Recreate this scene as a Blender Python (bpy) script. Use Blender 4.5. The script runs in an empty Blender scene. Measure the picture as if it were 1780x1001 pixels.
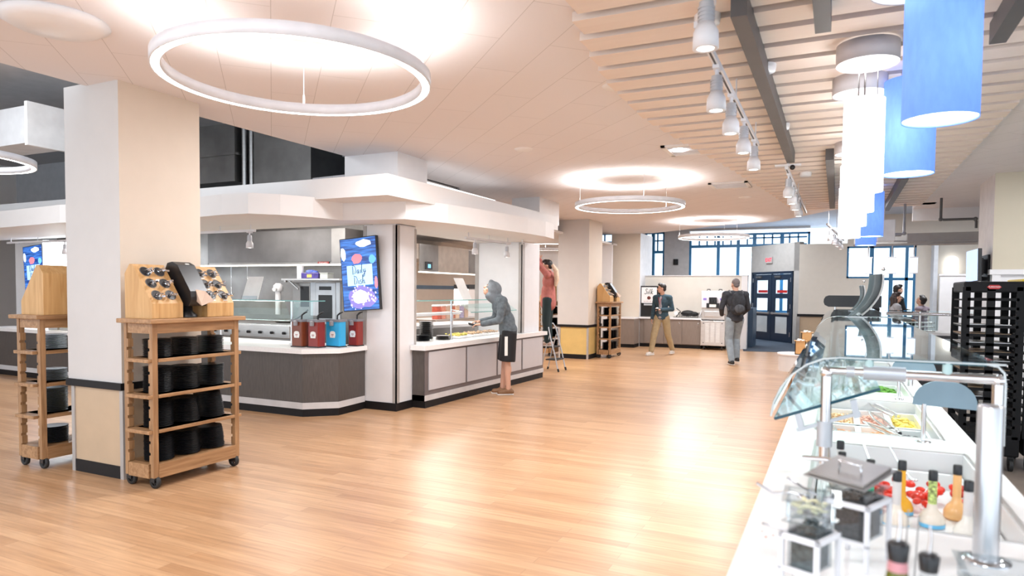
import bpy, bmesh, math, random
from mathutils import Vector, Matrix
random.seed(7)
PI = math.pi
SC = bpy.context.scene
COL = SC.collection

# ---------------------------------------------------------------- camera
cd = bpy.data.cameras.new('camera'); cam = bpy.data.objects.new('camera', cd); COL.objects.link(cam)
SC.camera = cam
cd.sensor_fit = 'HORIZONTAL'; cd.sensor_width = 36.0; cd.lens = 36.0 * 1180.94 / 1780.0
cd.shift_y = 51.5 / 1780.0
cd.clip_start = 0.05; cd.clip_end = 200
_p, _r, _y = .0399, .008916, -.44592
_F = Vector((0, math.cos(_p), -math.sin(_p))); _R = Vector((1, 0, 0)); _U = _R.cross(_F)
_R2 = math.cos(_r) * _R + math.sin(_r) * _U; _U2 = -math.sin(_r) * _R + math.cos(_r) * _U
_M = Matrix(((math.cos(_y), math.sin(_y), 0), (-math.sin(_y), math.cos(_y), 0), (0, 0, 1)))
_Rw, _Uw, _Fw = _M @ _R2, _M @ _U2, _M @ _F
cam.matrix_world = Matrix(((_Rw.x, _Uw.x, -_Fw.x, 0), (_Rw.y, _Uw.y, -_Fw.y, 0), (_Rw.z, _Uw.z, -_Fw.z, 1.6), (0, 0, 0, 1)))
cd.dof.use_dof = True; cd.dof.focus_distance = 9.0; cd.dof.aperture_fstop = 2.4

# ---------------------------------------------------------------- world, exposure
W = bpy.data.worlds.new('sky'); SC.world = W; W.use_nodes = True
bg = W.node_tree.nodes['Background']; bg.inputs[0].default_value = (.80, .90, 1.0, 1); bg.inputs[1].default_value = 2.3
SC.view_settings.view_transform = 'Standard'; SC.view_settings.look = 'None'
SC.view_settings.exposure = 0.07; SC.view_settings.gamma = 1.0
SC.view_settings.use_curve_mapping = False

def area(name, loc, size, power, color=(1, .95, .88), rot=(0, 0, 0), sy=None):
    l = bpy.data.lights.new(name, 'AREA'); l.energy = power; l.color = color
    l.shape = 'RECTANGLE'; l.size = size; l.size_y = sy or size
    o = bpy.data.objects.new(name, l); o.location = loc; o.rotation_euler = rot; COL.objects.link(o); return o
# added fill lights at ceiling height and in the kiosk, without fixtures
for i, (x, y) in enumerate([(-2.4, .6), (-3.9, 5.6), (-2.6, 7.2), (-3.6, 12.8), (-1.9, 13.4), (-3.4, 17.2), (2.6, 3.5), (2.9, 9.5), (-.2, -.6), (-4.6, .2), (.2, 15.5), (-3.9, 18.3)]):
    area('ceiling_fill_light', (x, y, 3.262), .55, 62, (.97, .98, 1))
area('kiosk_fill_light', (-8.8, 7.9, 2.80), 2.2, 60, (1, .95, .9), sy=.5)  # added fills that brighten the kiosk interior, here and below
area('kiosk_fill_light', (-7.0, 7.4, 2.42), .8, 16, (1, .95, .9), sy=.3)
area('kiosk_fill_light', (-5.55, 9.2, 2.42), .35, 16, (1, .96, .92), sy=2.2)
area('kiosk_fill_light', (-7.9, 12.5, 2.92), 1.6, 190, (1, .96, .92), sy=3.5)
area('vestibule_fill_light', (-1.2, 25.2, 3.3), 1.0, 160, (.75, .9, 1), sy=1.0)  # added fill that brightens the door glass from behind
area('rear_fill_light', (-3.2, 22.5, 3.9), 2.5, 170, (.9, .95, 1), sy=1.2)  # added fills for the dim far walls and rear right
area('rear_fill_light', (2.6, 19.2, 3.9), 2.0, 170, (.93, .96, 1), sy=2.0)
area('rear_fill_light', (3.4, 14.8, 3.9), 1.5, 90, (.93, .96, 1), sy=.8)
area('kiosk_fill_light', (-12.2, 7.6, 2.42), 2.0, 60, (.97, .98, 1), sy=.5)
area('plenum_fill_light', (-9.0, 3.6, 4.40), 1.6, 75, (.95, .98, 1), sy=1.2)  # added fill that brightens the open plenum at the left

# ---------------------------------------------------------------- materials
def nodes_of(m):
    m.use_nodes = True; nt = m.node_tree; return nt, nt.nodes['Principled BSDF']
MATS = {}
def mat(name, col, rough=.5, metal=0., var=.06, scale=6., bump=0., spec=.5, emit=None, es=0., coat=0., stretch=(1, 1, 1), trans=0.):
    if name in MATS: return MATS[name]
    m = bpy.data.materials.new(name); nt, b = nodes_of(m)
    b.inputs['Roughness'].default_value = rough; b.inputs['Metallic'].default_value = metal
    b.inputs['Specular IOR Level'].default_value = spec
    if coat: b.inputs['Coat Weight'].default_value = coat
    if trans: b.inputs['Transmission Weight'].default_value = trans
    tc = nt.nodes.new('ShaderNodeTexCoord'); mp = nt.nodes.new('ShaderNodeMapping'); nz = nt.nodes.new('ShaderNodeTexNoise')
    mp.inputs['Scale'].default_value = stretch; nz.inputs['Scale'].default_value = scale; nz.inputs['Detail'].default_value = 4
    nt.links.new(tc.outputs['Object'], mp.inputs[0]); nt.links.new(mp.outputs[0], nz.inputs[0])
    rp = nt.nodes.new('ShaderNodeValToRGB'); rp.color_ramp.elements[0].position = .3; rp.color_ramp.elements[1].position = .7
    rp.color_ramp.elements[0].color = tuple(max(0, c * (1 - var)) for c in col[:3]) + (1,)
    rp.color_ramp.elements[1].color = tuple(min(1, c * (1 + var)) for c in col[:3]) + (1,)
    nt.links.new(nz.outputs[0], rp.inputs[0]); nt.links.new(rp.outputs[0], b.inputs['Base Color'])
    if bump:
        bp = nt.nodes.new('ShaderNodeBump'); bp.inputs['Strength'].default_value = bump; bp.inputs['Distance'].default_value = .01
        nt.links.new(nz.outputs[0], bp.inputs['Height']); nt.links.new(bp.outputs[0], b.inputs['Normal'])
    if emit:
        b.inputs['Emission Color'].default_value = tuple(emit) + (1,); b.inputs['Emission Strength'].default_value = es
    MATS[name] = m; return m

def wood_mat(name, c1, c2, axis=2, scale=5., rough=.45, dist=3.):
    m = bpy.data.materials.new(name); nt, b = nodes_of(m)
    tc = nt.nodes.new('ShaderNodeTexCoord'); mp = nt.nodes.new('ShaderNodeMapping')
    s = [14, 14, 14]; s[axis] = 1.2; mp.inputs['Scale'].default_value = s
    nz = nt.nodes.new('ShaderNodeTexNoise'); nz.inputs['Scale'].default_value = scale / 2; nz.inputs['Detail'].default_value = 6; nz.inputs['Distortion'].default_value = .6
    rp = nt.nodes.new('ShaderNodeValToRGB'); rp.color_ramp.elements[0].position = .35; rp.color_ramp.elements[1].position = .68
    rp.color_ramp.elements[0].color = c1 + (1,); rp.color_ramp.elements[1].color = c2 + (1,)
    nt.links.new(tc.outputs['Object'], mp.inputs[0]); nt.links.new(mp.outputs[0], nz.inputs[0]); nt.links.new(nz.outputs[0], rp.inputs[0])
    nt.links.new(rp.outputs[0], b.inputs['Base Color']); b.inputs['Roughness'].default_value = rough
    MATS[name] = m; return m

def floor_mat():
    m = bpy.data.materials.new('oak_plank_floor'); nt, b = nodes_of(m); L = nt.links.new
    tc = nt.nodes.new('ShaderNodeTexCoord')
    br = nt.nodes.new('ShaderNodeTexBrick'); br.offset = .37; br.inputs['Scale'].default_value = 1
    br.inputs['Brick Width'].default_value = 1.15; br.inputs['Row Height'].default_value = .095; br.inputs['Mortar Size'].default_value = .0012
    br.inputs['Color1'].default_value = (.555, .335, .185, 1); br.inputs['Color2'].default_value = (.43, .235, .118, 1); br.inputs['Mortar'].default_value = (.30, .16, .085, 1)
    br.inputs['Bias'].default_value = -.15
    L(tc.outputs['Object'], br.inputs[0])
    mp = nt.nodes.new('ShaderNodeMapping'); mp.inputs['Scale'].default_value = (1.6, 26, 1)
    nz = nt.nodes.new('ShaderNodeTexNoise'); nz.inputs['Scale'].default_value = 1.4; nz.inputs['Detail'].default_value = 6
    L(tc.outputs['Object'], mp.inputs[0]); L(mp.outputs[0], nz.inputs[0])
    mx = nt.nodes.new('ShaderNodeMix'); mx.data_type = 'RGBA'; mx.blend_type = 'OVERLAY'; mx.inputs[0].default_value = .42
    rp = nt.nodes.new('ShaderNodeValToRGB'); rp.color_ramp.elements[0].position = .3; rp.color_ramp.elements[1].position = .72
    rp.color_ramp.elements[0].color = (.30, .28, .27, 1); rp.color_ramp.elements[1].color = (.72, .72, .72, 1)
    L(nz.outputs[0], rp.inputs[0]); L(br.outputs[0], mx.inputs[6]); L(rp.outputs[0], mx.inputs[7]); L(mx.outputs[2], b.inputs['Base Color'])
    b.inputs['Roughness'].default_value = .30; b.inputs['Specular IOR Level'].default_value = .5
    bp = nt.nodes.new('ShaderNodeBump'); bp.inputs['Strength'].default_value = .12; bp.inputs['Distance'].default_value = .004
    L(nz.outputs[0], bp.inputs['Height']); L(bp.outputs[0], b.inputs['Normal'])
    MATS['floor'] = m; return m

def ceiling_mat():
    m = bpy.data.materials.new('ceiling_panels'); nt, b = nodes_of(m); L = nt.links.new
    tc = nt.nodes.new('ShaderNodeTexCoord'); mp = nt.nodes.new('ShaderNodeMapping'); mp.inputs['Rotation'].default_value = (0, 0, PI / 4 + PI)
    br = nt.nodes.new('ShaderNodeTexBrick'); br.offset = .5; br.inputs['Scale'].default_value = 1
    br.inputs['Brick Width'].default_value = 1.25; br.inputs['Row Height'].default_value = .36; br.inputs['Mortar Size'].default_value = .0016
    br.inputs['Mortar Smooth'].default_value = 0
    br.inputs['Color1'].default_value = (.76, .725, .735, 1); br.inputs['Color2'].default_value = (.745, .71, .72, 1); br.inputs['Mortar'].default_value = (.42, .39, .38, 1)
    L(tc.outputs['Object'], mp.inputs[0]); L(mp.outputs[0], br.inputs[0]); L(br.outputs[0], b.inputs['Base Color'])
    b.inputs['Roughness'].default_value = .8
    MATS['ceiling'] = m; return m

def glass_mat(name, tint=(.80, .93, .90), refl=1.0):
    m = bpy.data.materials.new(name); m.use_nodes = True; nt = m.node_tree; nt.nodes.clear(); L = nt.links.new
    out = nt.nodes.new('ShaderNodeOutputMaterial'); mx = nt.nodes.new('ShaderNodeMixShader'); tr = nt.nodes.new('ShaderNodeBsdfTransparent')
    gl = nt.nodes.new('ShaderNodeBsdfGlossy'); fr = nt.nodes.new('ShaderNodeFresnel'); ge = nt.nodes.new('ShaderNodeNewGeometry'); mr = nt.nodes.new('ShaderNodeMapRange'); mr.inputs[3].default_value = 1.5; mr.inputs[4].default_value = 1 / 1.5
    L(ge.outputs['Backfacing'], mr.inputs[0]); L(mr.outputs[0], fr.inputs[0])
    mu = nt.nodes.new('ShaderNodeMath'); mu.operation = 'MULTIPLY'; mu.inputs[1].default_value = refl
    gl.inputs['Roughness'].default_value = .02; gl.inputs['Color'].default_value = (.95, .98, 1, 1)
    nz = nt.nodes.new('ShaderNodeTexNoise'); nz.inputs['Scale'].default_value = 2
    rp = nt.nodes.new('ShaderNodeValToRGB'); rp.color_ramp.elements[0].color = tuple(c * .98 for c in tint) + (1,); rp.color_ramp.elements[1].color = tint + (1,)
    L(nz.outputs[0], rp.inputs[0]); L(rp.outputs[0], tr.inputs[0])
    L(fr.outputs[0], mu.inputs[0]); L(mu.outputs[0], mx.inputs[0]); L(tr.outputs[0], mx.inputs[1]); L(gl.outputs[0], mx.inputs[2]); L(mx.outputs[0], out.inputs[0])
    MATS[name] = m; return m

floor_mat(); ceiling_mat()
GLASS = glass_mat('clear_glass', (.90, .97, .96)); PANE = glass_mat('window_glass', (.93, .96, .98)); ACRYL = glass_mat('clear_acrylic', (.88, .90, .91), .8)
G_EDGE = mat('glass_edge', (.02, .10, .12), .15)
G_EDGE2 = mat('glass_edge_pale', (.25, .52, .50), .2)
WHITE = mat('white_paint', (.80, .78, .77), .55, var=.015)
WHITE2 = mat('white_gloss_panel', (.80, .79, .80), .30, var=.02)
SOLID = mat('white_solid_surface', (.86, .84, .83), .28, var=.03, scale=40)
BARTOP = mat('salad_bar_white_top', (.94, .94, .94), .22, var=.01)
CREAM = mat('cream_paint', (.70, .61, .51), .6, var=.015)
GREIGE = mat('grey_paint_and_pillar_shade', (.60, .57, .55), .6, var=.015)
BEIGE = mat('beige_wall_paint', (.70, .65, .58), .6, var=.02)
TANP = mat('tan_wainscot_panel', (.53, .39, .26), .45, var=.04)
GOLDP = mat('yellow_wainscot_panel', (.66, .46, .17), .45, var=.04)
BLACKT = mat('black_rail', (.010, .009, .010), .5, spec=.25)
STEEL = mat('brushed_steel', (.66, .65, .64), .42, 1., var=.08, scale=5, stretch=(1, 1, 20))
CSTEEL = mat('corner_steel', (.45, .42, .40), .5, .25, var=.12, scale=4, stretch=(1, 1, .6))
STEELD = mat('dull_steel', (.33, .32, .31), .42, 1., var=.18, scale=2.2)
CHROME = mat('chrome_tube', (.78, .78, .80), .16, 1., var=.02)
GREYM = mat('grey_painted_metal', (.50, .53, .57), .35, .4)
LAM = mat('dark_brown_laminate', (.080, .068, .062), .42, var=.16, scale=14, stretch=(5, 5, .6))
LAM2 = mat('taupe_laminate', (.235, .185, .155), .45, var=.08, scale=9, stretch=(5, 5, .6))
LGREY = mat('light_grey_panel', (.55, .53, .55), .28, var=.05, scale=1.5)
LGREYT = mat('light_grey_strip', (.62, .60, .60), .4)
BLACKP = mat('black_plastic', (.012, .012, .014), .32)
BLACKR = mat('black_rubber', (.02, .02, .02), .6)
PLATE = mat('black_melamine_plate', (.006, .007, .010), .38, spec=.22)
OAKV = wood_mat('honey_oak_upright', (.27, .14, .062), (.44, .25, .12), 2)
OAKH = wood_mat('honey_oak_length', (.29, .15, .065), (.46, .265, .13), 1)
BAMB = wood_mat('bamboo_box', (.52, .285, .10), (.66, .40, .175), 2, 4)
SLATM = wood_mat('pale_maple_slat', (.755, .64, .565), (.775, .665, .59), 0, 3, .6)
SLATBK = mat('slat_backing_shade', (.17, .125, .10), .8)  # shadow in the slat gaps is put into this dark backing colour
DARKBM = mat('dark_grey_baffle', (.10, .095, .095), .5)
SEAT = mat('seat_grey', (.3, .3, .3))
CARPET = mat('blue_grey_carpet', (.035, .05, .075), .95, var=.3, scale=60, bump=.3)
CONC = mat('brown_grey_floor', (.30, .25, .21), .45, var=.1)
BLUEF = mat('blue_window_frame', (.02, .16, .34), .4)
DOORF = mat('navy_door_frame', (.008, .02, .045), .35)
GLOW = mat('ring_diffuser', (1, 1, 1), .5, emit=(1, .985, .97), es=9.)
GLOWS = mat('lamp_lens', (1, 1, 1), .5, emit=(1, .98, .95), es=10.)
GLOWW = mat('white_lamp_shade', (1, 1, 1), .6, emit=(1, .99, .99), es=5.5)
GLOWB = mat('shade_inner_glow', (1, 1, 1), .6, emit=(1, 1, 1), es=6.0)
PENB = mat('blue_fabric_shade', (.17, .33, .80), .8, var=.12, scale=30, emit=(.16, .34, 1.0), es=.75, stretch=(1, 1, .4))
RACKM = mat('matt_black_plastic', (.008, .008, .009), .6, spec=.2)
DUCT = mat('dark_plenum', (.16, .165, .18), .8)
DUCTW = mat('white_duct', (.85, .86, .87), .4)
FRAMEW = mat('white_lamp_metal', (.72, .72, .75), .4)
SKIN = mat('skin', (.62, .36, .26), .5, var=.05, spec=.3)
RED = mat('red_plastic', (.45, .015, .012), .3)
CYAN = mat('sky_blue_plastic', (.03, .38, .70), .3)
BROWNR = mat('brown_red_plastic', (.19, .045, .018), .25)
LABELW = mat('white_label', (.85, .85, .83), .5)
INK = mat('black_ink', (.01, .01, .02), .6)

# ---------------------------------------------------------------- mesh builder
class MB:
    def __init__(s): s.v = []; s.f = []; s.mi = []; s.sm = []; s.cur = 0; s.smooth = False
    def add(s, vs, fs, smooth=None):
        o = len(s.v); s.v.extend([tuple(p) for p in vs]); sm = s.smooth if smooth is None else smooth
        for f in fs: s.f.append([i + o for i in f]); s.mi.append(s.cur); s.sm.append(sm)
    def box(s, x0, x1, y0, y1, z0, z1):
        s.add([(x0, y0, z0), (x1, y0, z0), (x1, y1, z0), (x0, y1, z0), (x0, y0, z1), (x1, y0, z1), (x1, y1, z1), (x0, y1, z1)],
              [(0, 3, 2, 1), (4, 5, 6, 7), (0, 1, 5, 4), (1, 2, 6, 5), (2, 3, 7, 6), (3, 0, 4, 7)], False)
    def obox(s, c, ax, ay, az):   # oriented box: centre and three half-axis vectors
        c, ax, ay, az = Vector(c), Vector(ax), Vector(ay), Vector(az)
        vs = [c + i * ax + j * ay + k * az for k in (-1, 1) for i, j in ((-1, -1), (1, -1), (1, 1), (-1, 1))]
        fs = [(0, 3, 2, 1), (4, 5, 6, 7), (0, 1, 5, 4), (1, 2, 6, 5), (2, 3, 7, 6), (3, 0, 4, 7)]
        if ax.cross(ay).dot(az) < 0: fs = [f[::-1] for f in fs]
        s.add(vs, fs, False)
    def prism(s, poly, z0, z1, axis='z', smooth=False):  # polygon in plane perpendicular to axis
        n = len(poly)
        def P(u, v, w): return {'z': (u, v, w), 'y': (u, w, v), 'x': (w, u, v)}[axis]
        a = sum(poly[i][0] * poly[(i + 1) % n][1] - poly[(i + 1) % n][0] * poly[i][1] for i in range(n))
        if (a < 0) != (axis == 'y'): poly = poly[::-1]
        vs = [P(u, v, z0) for u, v in poly] + [P(u, v, z1) for u, v in poly]
        s.add(vs, [list(range(n))[::-1], list(range(n, 2 * n))], False)
        s.add(vs, [(i, (i + 1) % n, n + (i + 1) % n, n + i) for i in range(n)], smooth)
    def lathe(s, prof, c=(0, 0, 0), n=24, cap=True, axis=None, smooth=True):  # prof [(r,z)]
        vs = []; fs = []; m = len(prof)
        if axis is None: X, Y, Z = Vector((1, 0, 0)), Vector((0, 1, 0)), Vector((0, 0, 1))
        else:
            Z = Vector(axis).normalized(); X = Z.orthogonal().normalized(); Y = Z.cross(X)
        c = Vector(c)
        for r, z in prof:
            for i in range(n):
                a = 2 * PI * i / n; vs.append(c + X * (r * math.cos(a)) + Y * (r * math.sin(a)) + Z * z)
        for j in range(m - 1):
            for i in range(n):
                k = (i + 1) % n; fs.append((j * n + i, j * n + k, (j + 1) * n + k, (j + 1) * n + i))
        s.add(vs, fs, smooth)
        if cap:
            s.add(vs[:n], [list(range(n))[::-1]], False); s.add(vs[-n:], [list(range(n))], False)
    def cyl(s, a, b, r, r2=None, n=14, cap=True):
        a, b = Vector(a), Vector(b); d = b - a
        s.lathe([(r, 0), (r2 if r2 is not None else r, d.length)], a, n, cap, d)
    def tube(s, pts, r, n=8, closed=False, flat=None):
        pts = [Vector(p) for p in pts]; m = len(pts); vs = []; rs = r if isinstance(r, (list, tuple)) else [r] * m
        up = None
        for i, p in enumerate(pts):
            if closed: t = pts[(i + 1) % m] - pts[i - 1]
            else: t = pts[min(i + 1, m - 1)] - pts[max(i - 1, 0)]
            t.normalize()
            if up is None: up = t.orthogonal().normalized()
            u = (up - t * up.dot(t)); u = u.normalized() if u.length > 1e-6 else t.orthogonal().normalized()
            up = u; w = t.cross(u)
            for k in range(n):
                a = 2 * PI * k / n; vs.append(p + u * (rs[i] * math.cos(a)) + w * (rs[i] * math.sin(a)))
        fs = []
        for i in range(m if closed else m - 1):
            j = (i + 1) % m
            for k in range(n):
                l = (k + 1) % n; fs.append((i * n + k, i * n + l, j * n + l, j * n + k))
        s.add(vs, fs, True)
        if not closed: s.add(vs[:n], [list(range(n))[::-1]], False); s.add(vs[-n:], [list(range(n))], False)
    def ball(s, c, r, n=14, m=9, rot=None):
        c = Vector(c); rx, ry, rz = r if isinstance(r, (list, tuple)) else (r, r, r); vs = []
        for j in range(m + 1):
            t = PI * (j / m - .5) * .998
            for i in range(n):
                a = 2 * PI * i / n; v = Vector((rx * math.cos(t) * math.cos(a), ry * math.cos(t) * math.sin(a), rz * math.sin(t)))
                if rot: v = rot @ v
                vs.append(c + v)
        fs = [(j * n + i, j * n + (i + 1) % n, (j + 1) * n + (i + 1) % n, (j + 1) * n + i) for j in range(m) for i in range(n)]
        s.add(vs, fs, True); s.add(vs[:n], [list(range(n))[::-1]]); s.add(vs[-n:], [list(range(n))])
    def caps(s, a, b, ra, rb, n=14, sq=None):   # capsule with two radii
        a, b = Vector(a), Vector(b); d = b - a; L_ = d.length; prof = []
        for k in range(6): t = PI / 2 * (1 - k / 5); prof.append((max(ra * math.cos(t), 1e-4), -ra * math.sin(t)))
        for k in range(6): t = PI / 2 * k / 5; prof.append((max(rb * math.cos(t), 1e-4), L_ + rb * math.sin(t)))
        s.lathe(prof, a, n, True, d)
    def sheet(s, prof, y0, y1, t, axis='y'):     # thick open profile (x,z) extruded in y
        n = len(prof); off = []
        for i in range(n):
            a = Vector(prof[max(i - 1, 0)]); b = Vector(prof[min(i + 1, n - 1)]); d = (b - a).normalized(); off.append((prof[i][0] - d.y * t, prof[i][1] + d.x * t))
        vs = []
        for y in (y0, y1):
            for (x, z) in list(prof) + off: vs.append((x, y, z) if axis == 'y' else (y, x, z))
        N = 2 * n; fs = []
        for i in range(n - 1):
            fs += [(i, i + 1, N + i + 1, N + i), (n + i + 1, n + i, N + n + i, N + n + i + 1), (i, n + i, n + i + 1, i + 1), (N + i, N + i + 1, N + n + i + 1, N + n + i)]
        fs += [(0, N, N + n, n), (n - 1, 2 * n - 1, N + 2 * n - 1, N + n - 1)]
        s.add(vs, fs, False)
    def build(s, name, m, parent=None, loc=None, bevel=0, label=None):
        me = bpy.data.meshes.new(name); me.from_pydata(s.v, [], s.f)
        ms = m if isinstance(m, (list, tuple)) else [m]
        for q in ms: me.materials.append(q)
        me.polygons.foreach_set('material_index', s.mi); me.polygons.foreach_set('use_smooth', s.sm)
        me.update()
        o = bpy.data.objects.new(name, me); COL.objects.link(o)
        if parent: o.parent = parent
        if loc: o.location = loc
        if bevel:
            b = o.modifiers.new('bevel', 'BEVEL'); b.width = bevel; b.segments = 2; b.limit_method = 'ANGLE'; b.angle_limit = .7
        if label: o['label'] = label
        return o

def part(name, m, parent, fn, loc=None, bevel=0, label=None):
    b = MB(); fn(b); return b.build(name, m, parent, loc, bevel, label)
def tag(o, label, cat, group=None, kind=None):
    o['label'] = label; o['category'] = cat
    if group: o['group'] = group
    if kind: o['kind'] = kind
    return o
def thing(name, label, cat, loc=(0, 0, 0), rz=0, group=None):
    o = bpy.data.objects.new(name, None); COL.objects.link(o); o.empty_display_size = .1
    o.location = loc; o.rotation_euler = (0, 0, rz); return tag(o, label, cat, group)
def solo(name, m, fn, label, cat, loc=None, group=None, bevel=0, kind=None):
    return tag(part(name, m, None, fn, loc, bevel), label, cat, group, kind)
def struct(name, m, fn, label=None, parent=None, bevel=0):
    o = part(name, m, parent, fn, None, bevel)
    if not parent: o['kind'] = 'structure'
    if label: o['label'] = label
    return o
def sempty(name, label, loc=(0, 0, 0), rz=0):
    o = bpy.data.objects.new(name, None); COL.objects.link(o); o.location = loc; o.rotation_euler = (0, 0, rz); o['kind'] = 'structure'; o['label'] = label; return o
def dup(root, loc=None, rz=None, label=None, group=None, rot=None):
    def cp(o, par):
        c = o.copy(); COL.objects.link(c)
        if par: c.parent = par
        for ch in list(o.children): cp(ch, c)
        return c
    r = cp(root, None)
    if loc is not None: r.location = loc
    if rz is not None: r.rotation_euler = (0, 0, rz)
    if rot is not None: r.rotation_euler = rot
    if label: r['label'] = label
    if group: r['group'] = group
    return r
def remesh(mb, name, m, parent, voxel, smooth=4, loc=None, label=None):
    o = mb.build('tmp', m)
    r = o.modifiers.new('r', 'REMESH'); r.mode = 'VOXEL'; r.voxel_size = voxel; r.use_smooth_shade = True
    if smooth:
        q = o.modifiers.new('s', 'SMOOTH'); q.iterations = smooth; q.factor = .5
    dg = bpy.context.evaluated_depsgraph_get(); me = bpy.data.meshes.new_from_object(o.evaluated_get(dg)); me.name = name
    bpy.data.objects.remove(o)
    if not me.materials: me.materials.append(m)
    p = bpy.data.objects.new(name, me); COL.objects.link(p)
    if parent: p.parent = parent
    if loc: p.location = loc
    if label: p['label'] = label
    return p
def strokes(mb, lines, org, ux, uz, size, r):   # handwriting: polylines in letter space on a plane
    org, ux, uz = Vector(org), Vector(ux), Vector(uz)
    for ln in lines:
        if len(ln) < 2: continue
        mb.tube([org + ux * (x * size) + uz * (z * size) for x, z in ln], r, 5)
def text(name, s, size, m, parent, loc, rot, extrude=.0008, align='CENTER', bold=0):
    cu = bpy.data.curves.new(name, 'FONT'); cu.body = s; cu.size = size; cu.extrude = extrude; cu.align_x = align; cu.align_y = 'CENTER'; cu.offset = bold
    t = bpy.data.objects.new('t', cu); COL.objects.link(t)
    dg = bpy.context.evaluated_depsgraph_get(); me = bpy.data.meshes.new_from_object(t.evaluated_get(dg)); bpy.data.objects.remove(t)
    me.materials.clear(); me.materials.append(m)
    o = bpy.data.objects.new(name, me); COL.objects.link(o); o.parent = parent; o.location = loc; o.rotation_euler = rot; return o
# ================================================================ SHELL
def slab(mb, ys, fl, fr, z0, z1):
    for a, b in zip(ys[:-1], ys[1:]):
        p = [(fl(a), a), (fr(a), a), (fr(b), b), (fl(b), b)]
        vs = [(x, y, z0) for x, y in p] + [(x, y, z1) for x, y in p]
        mb.add(vs, [(0, 3, 2, 1), (4, 5, 6, 7), (1, 2, 6, 5), (3, 0, 4, 7)], False)
        if a == ys[0]: mb.add(vs, [(0, 1, 5, 4)], False)
        if b == ys[-1]: mb.add(vs, [(2, 3, 7, 6)], False)
def interp(pts):
    def f(y):
        if y <= pts[0][0]: return pts[0][1]
        for (a, x), (b, w) in zip(pts[:-1], pts[1:]):
            if y <= b:
                t = (y - a) / (b - a); return x + (w - x) * t
        return pts[-1][1]
    return f
ARC = interp([(-2, .9), (-.5, .2), (1, -.45), (2.2, -.92), (3, -1.2), (3.68, -1.39), (4.26, -1.51), (5.12, -1.62), (6.22, -1.64), (7.6, -1.49), (9.15, -1.28), (11.7, -1.0), (15.9, -.66)])
RGT = lambda y: 1.31
LEND = 14.6   # far end of the slatted opening
struct('floor', MATS['floor'], lambda b: b.box(-18, .30, -2.5, 27, -.06, 0))
struct('floor', CONC, lambda b: b.box(.30, 8, -2.5, 27, -.06, 0))
struct('floor', CARPET, lambda b: b.prism([(-2.28, 19.45), (-.4, 19.75), (-.4, 23.6), (-3.2, 26.0)], 0, .006), 'blue-grey carpet in front of the glass double doors')
def ceil_fn(b):
    ys = [-2.5 + i * .25 for i in range(int((LEND + 2.5) / .25) + 1)]; ys[-1] = LEND
    EDGE = interp([(-2.5, -5.84), (6.9, -5.66), (7.6, -5.66), (7.61, -5.7), (8.6, -6.2), (8.61, -9), (20, -9)])
    slab(b, ys, EDGE, ARC, 3.28, 3.40)
    slab(b, ys, RGT, lambda y: 8, 3.28, 3.40)
    fy = [LEND + i * .3 for i in range(17)]
    slab(b, fy, lambda y: -9, lambda y: max(-.4, 1.6 - 0) if y < 15.2 else (-1.5 + (1.4) * max(0, (17.4 - y) / 2.2) if y < 17.4 else -2.2 - (y - 17.4) * 1.3), 3.28, 3.40)
    slab(b, [LEND, 15.6], lambda y: 1.31, lambda y: 8, 3.28, 3.40)
struct('ceiling', MATS['ceiling'], ceil_fn, 'white panel ceiling with diagonal seams')
struct('ceiling', SLATBK, lambda b: b.box(-1.9, 1.5, -2.5, LEND + .2, 3.40, 3.44), 'dim recess above the slats')
struct('ceiling', mat('upper_ceiling_lit_blue', (.55, .63, .76), .8), lambda b: (b.box(-17, -8.99, 9.8, 27, 3.95, 4.0), b.box(-9, 8, 14.6, 27, 3.95, 4.0)), 'pale upper ceiling near the windows')  # blue light falling on this ceiling is put into its colour
struct('ceiling', mat('plenum_paint', (.42, .43, .45), .8), lambda b: b.box(-18, -5.6, -2.5, 9.9, 4.45, 4.5), 'grey upper ceiling above the kiosk')
struct('wall_plenum_left', mat('plenum_lit_grey', (.38, .39, .41), .8), lambda b: b.box(-18, -12.2, 9.7, 9.8, 2.95, 4.45), 'grey wall above the kiosk roof at the far left')  # lighter copy of the plenum wall, brighter light put into the colour
struct('wall_plenum', DUCT, lambda b: b.box(-18, -5.72, 9.8, 9.9, 2.95, 4.45), 'dark wall above the kiosk roof')
struct('wall_plenum_side', DUCT, lambda b: b.box(-5.72, -5.66, 6.92, 9.8, 3.28, 4.45), 'dark end wall above the kiosk roof')
struct('trim_1', WHITE, lambda b: b.box(1.31, 8, 15.6, 15.75, 3.05, 3.95), 'drop edge of the right ceiling')
# slatted cloud: planks hung in the lens-shaped opening
pitch = .312; k = 0; yy = 3.814 - pitch * 17
SL = []
while yy < LEND - .3:
    xa, xb = ARC(yy + .1) - .03, 1.33
    if yy > -1.6:
        o = solo('ceiling_slat', SLATM, lambda b: b.box(xa, xb, yy + .05, yy + .05 + .222, 3.205, 3.262), '', 'ceiling slat')
        SL.append((yy, o))
    yy += pitch
for i, (y, o) in enumerate(SL):
    if y < 1.5: z_ = 'nearest the camera, overhead'
    elif y < 5: z_ = 'over the near end of the salad bar'
    elif y < 9.5: z_ = 'over the middle of the salad bar'
    else: z_ = 'towards the far end of the slatted ceiling'
    o['label'] = 'pale maple ceiling slat ' + z_; o['group'] = 'ceiling slats ' + z_
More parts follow.
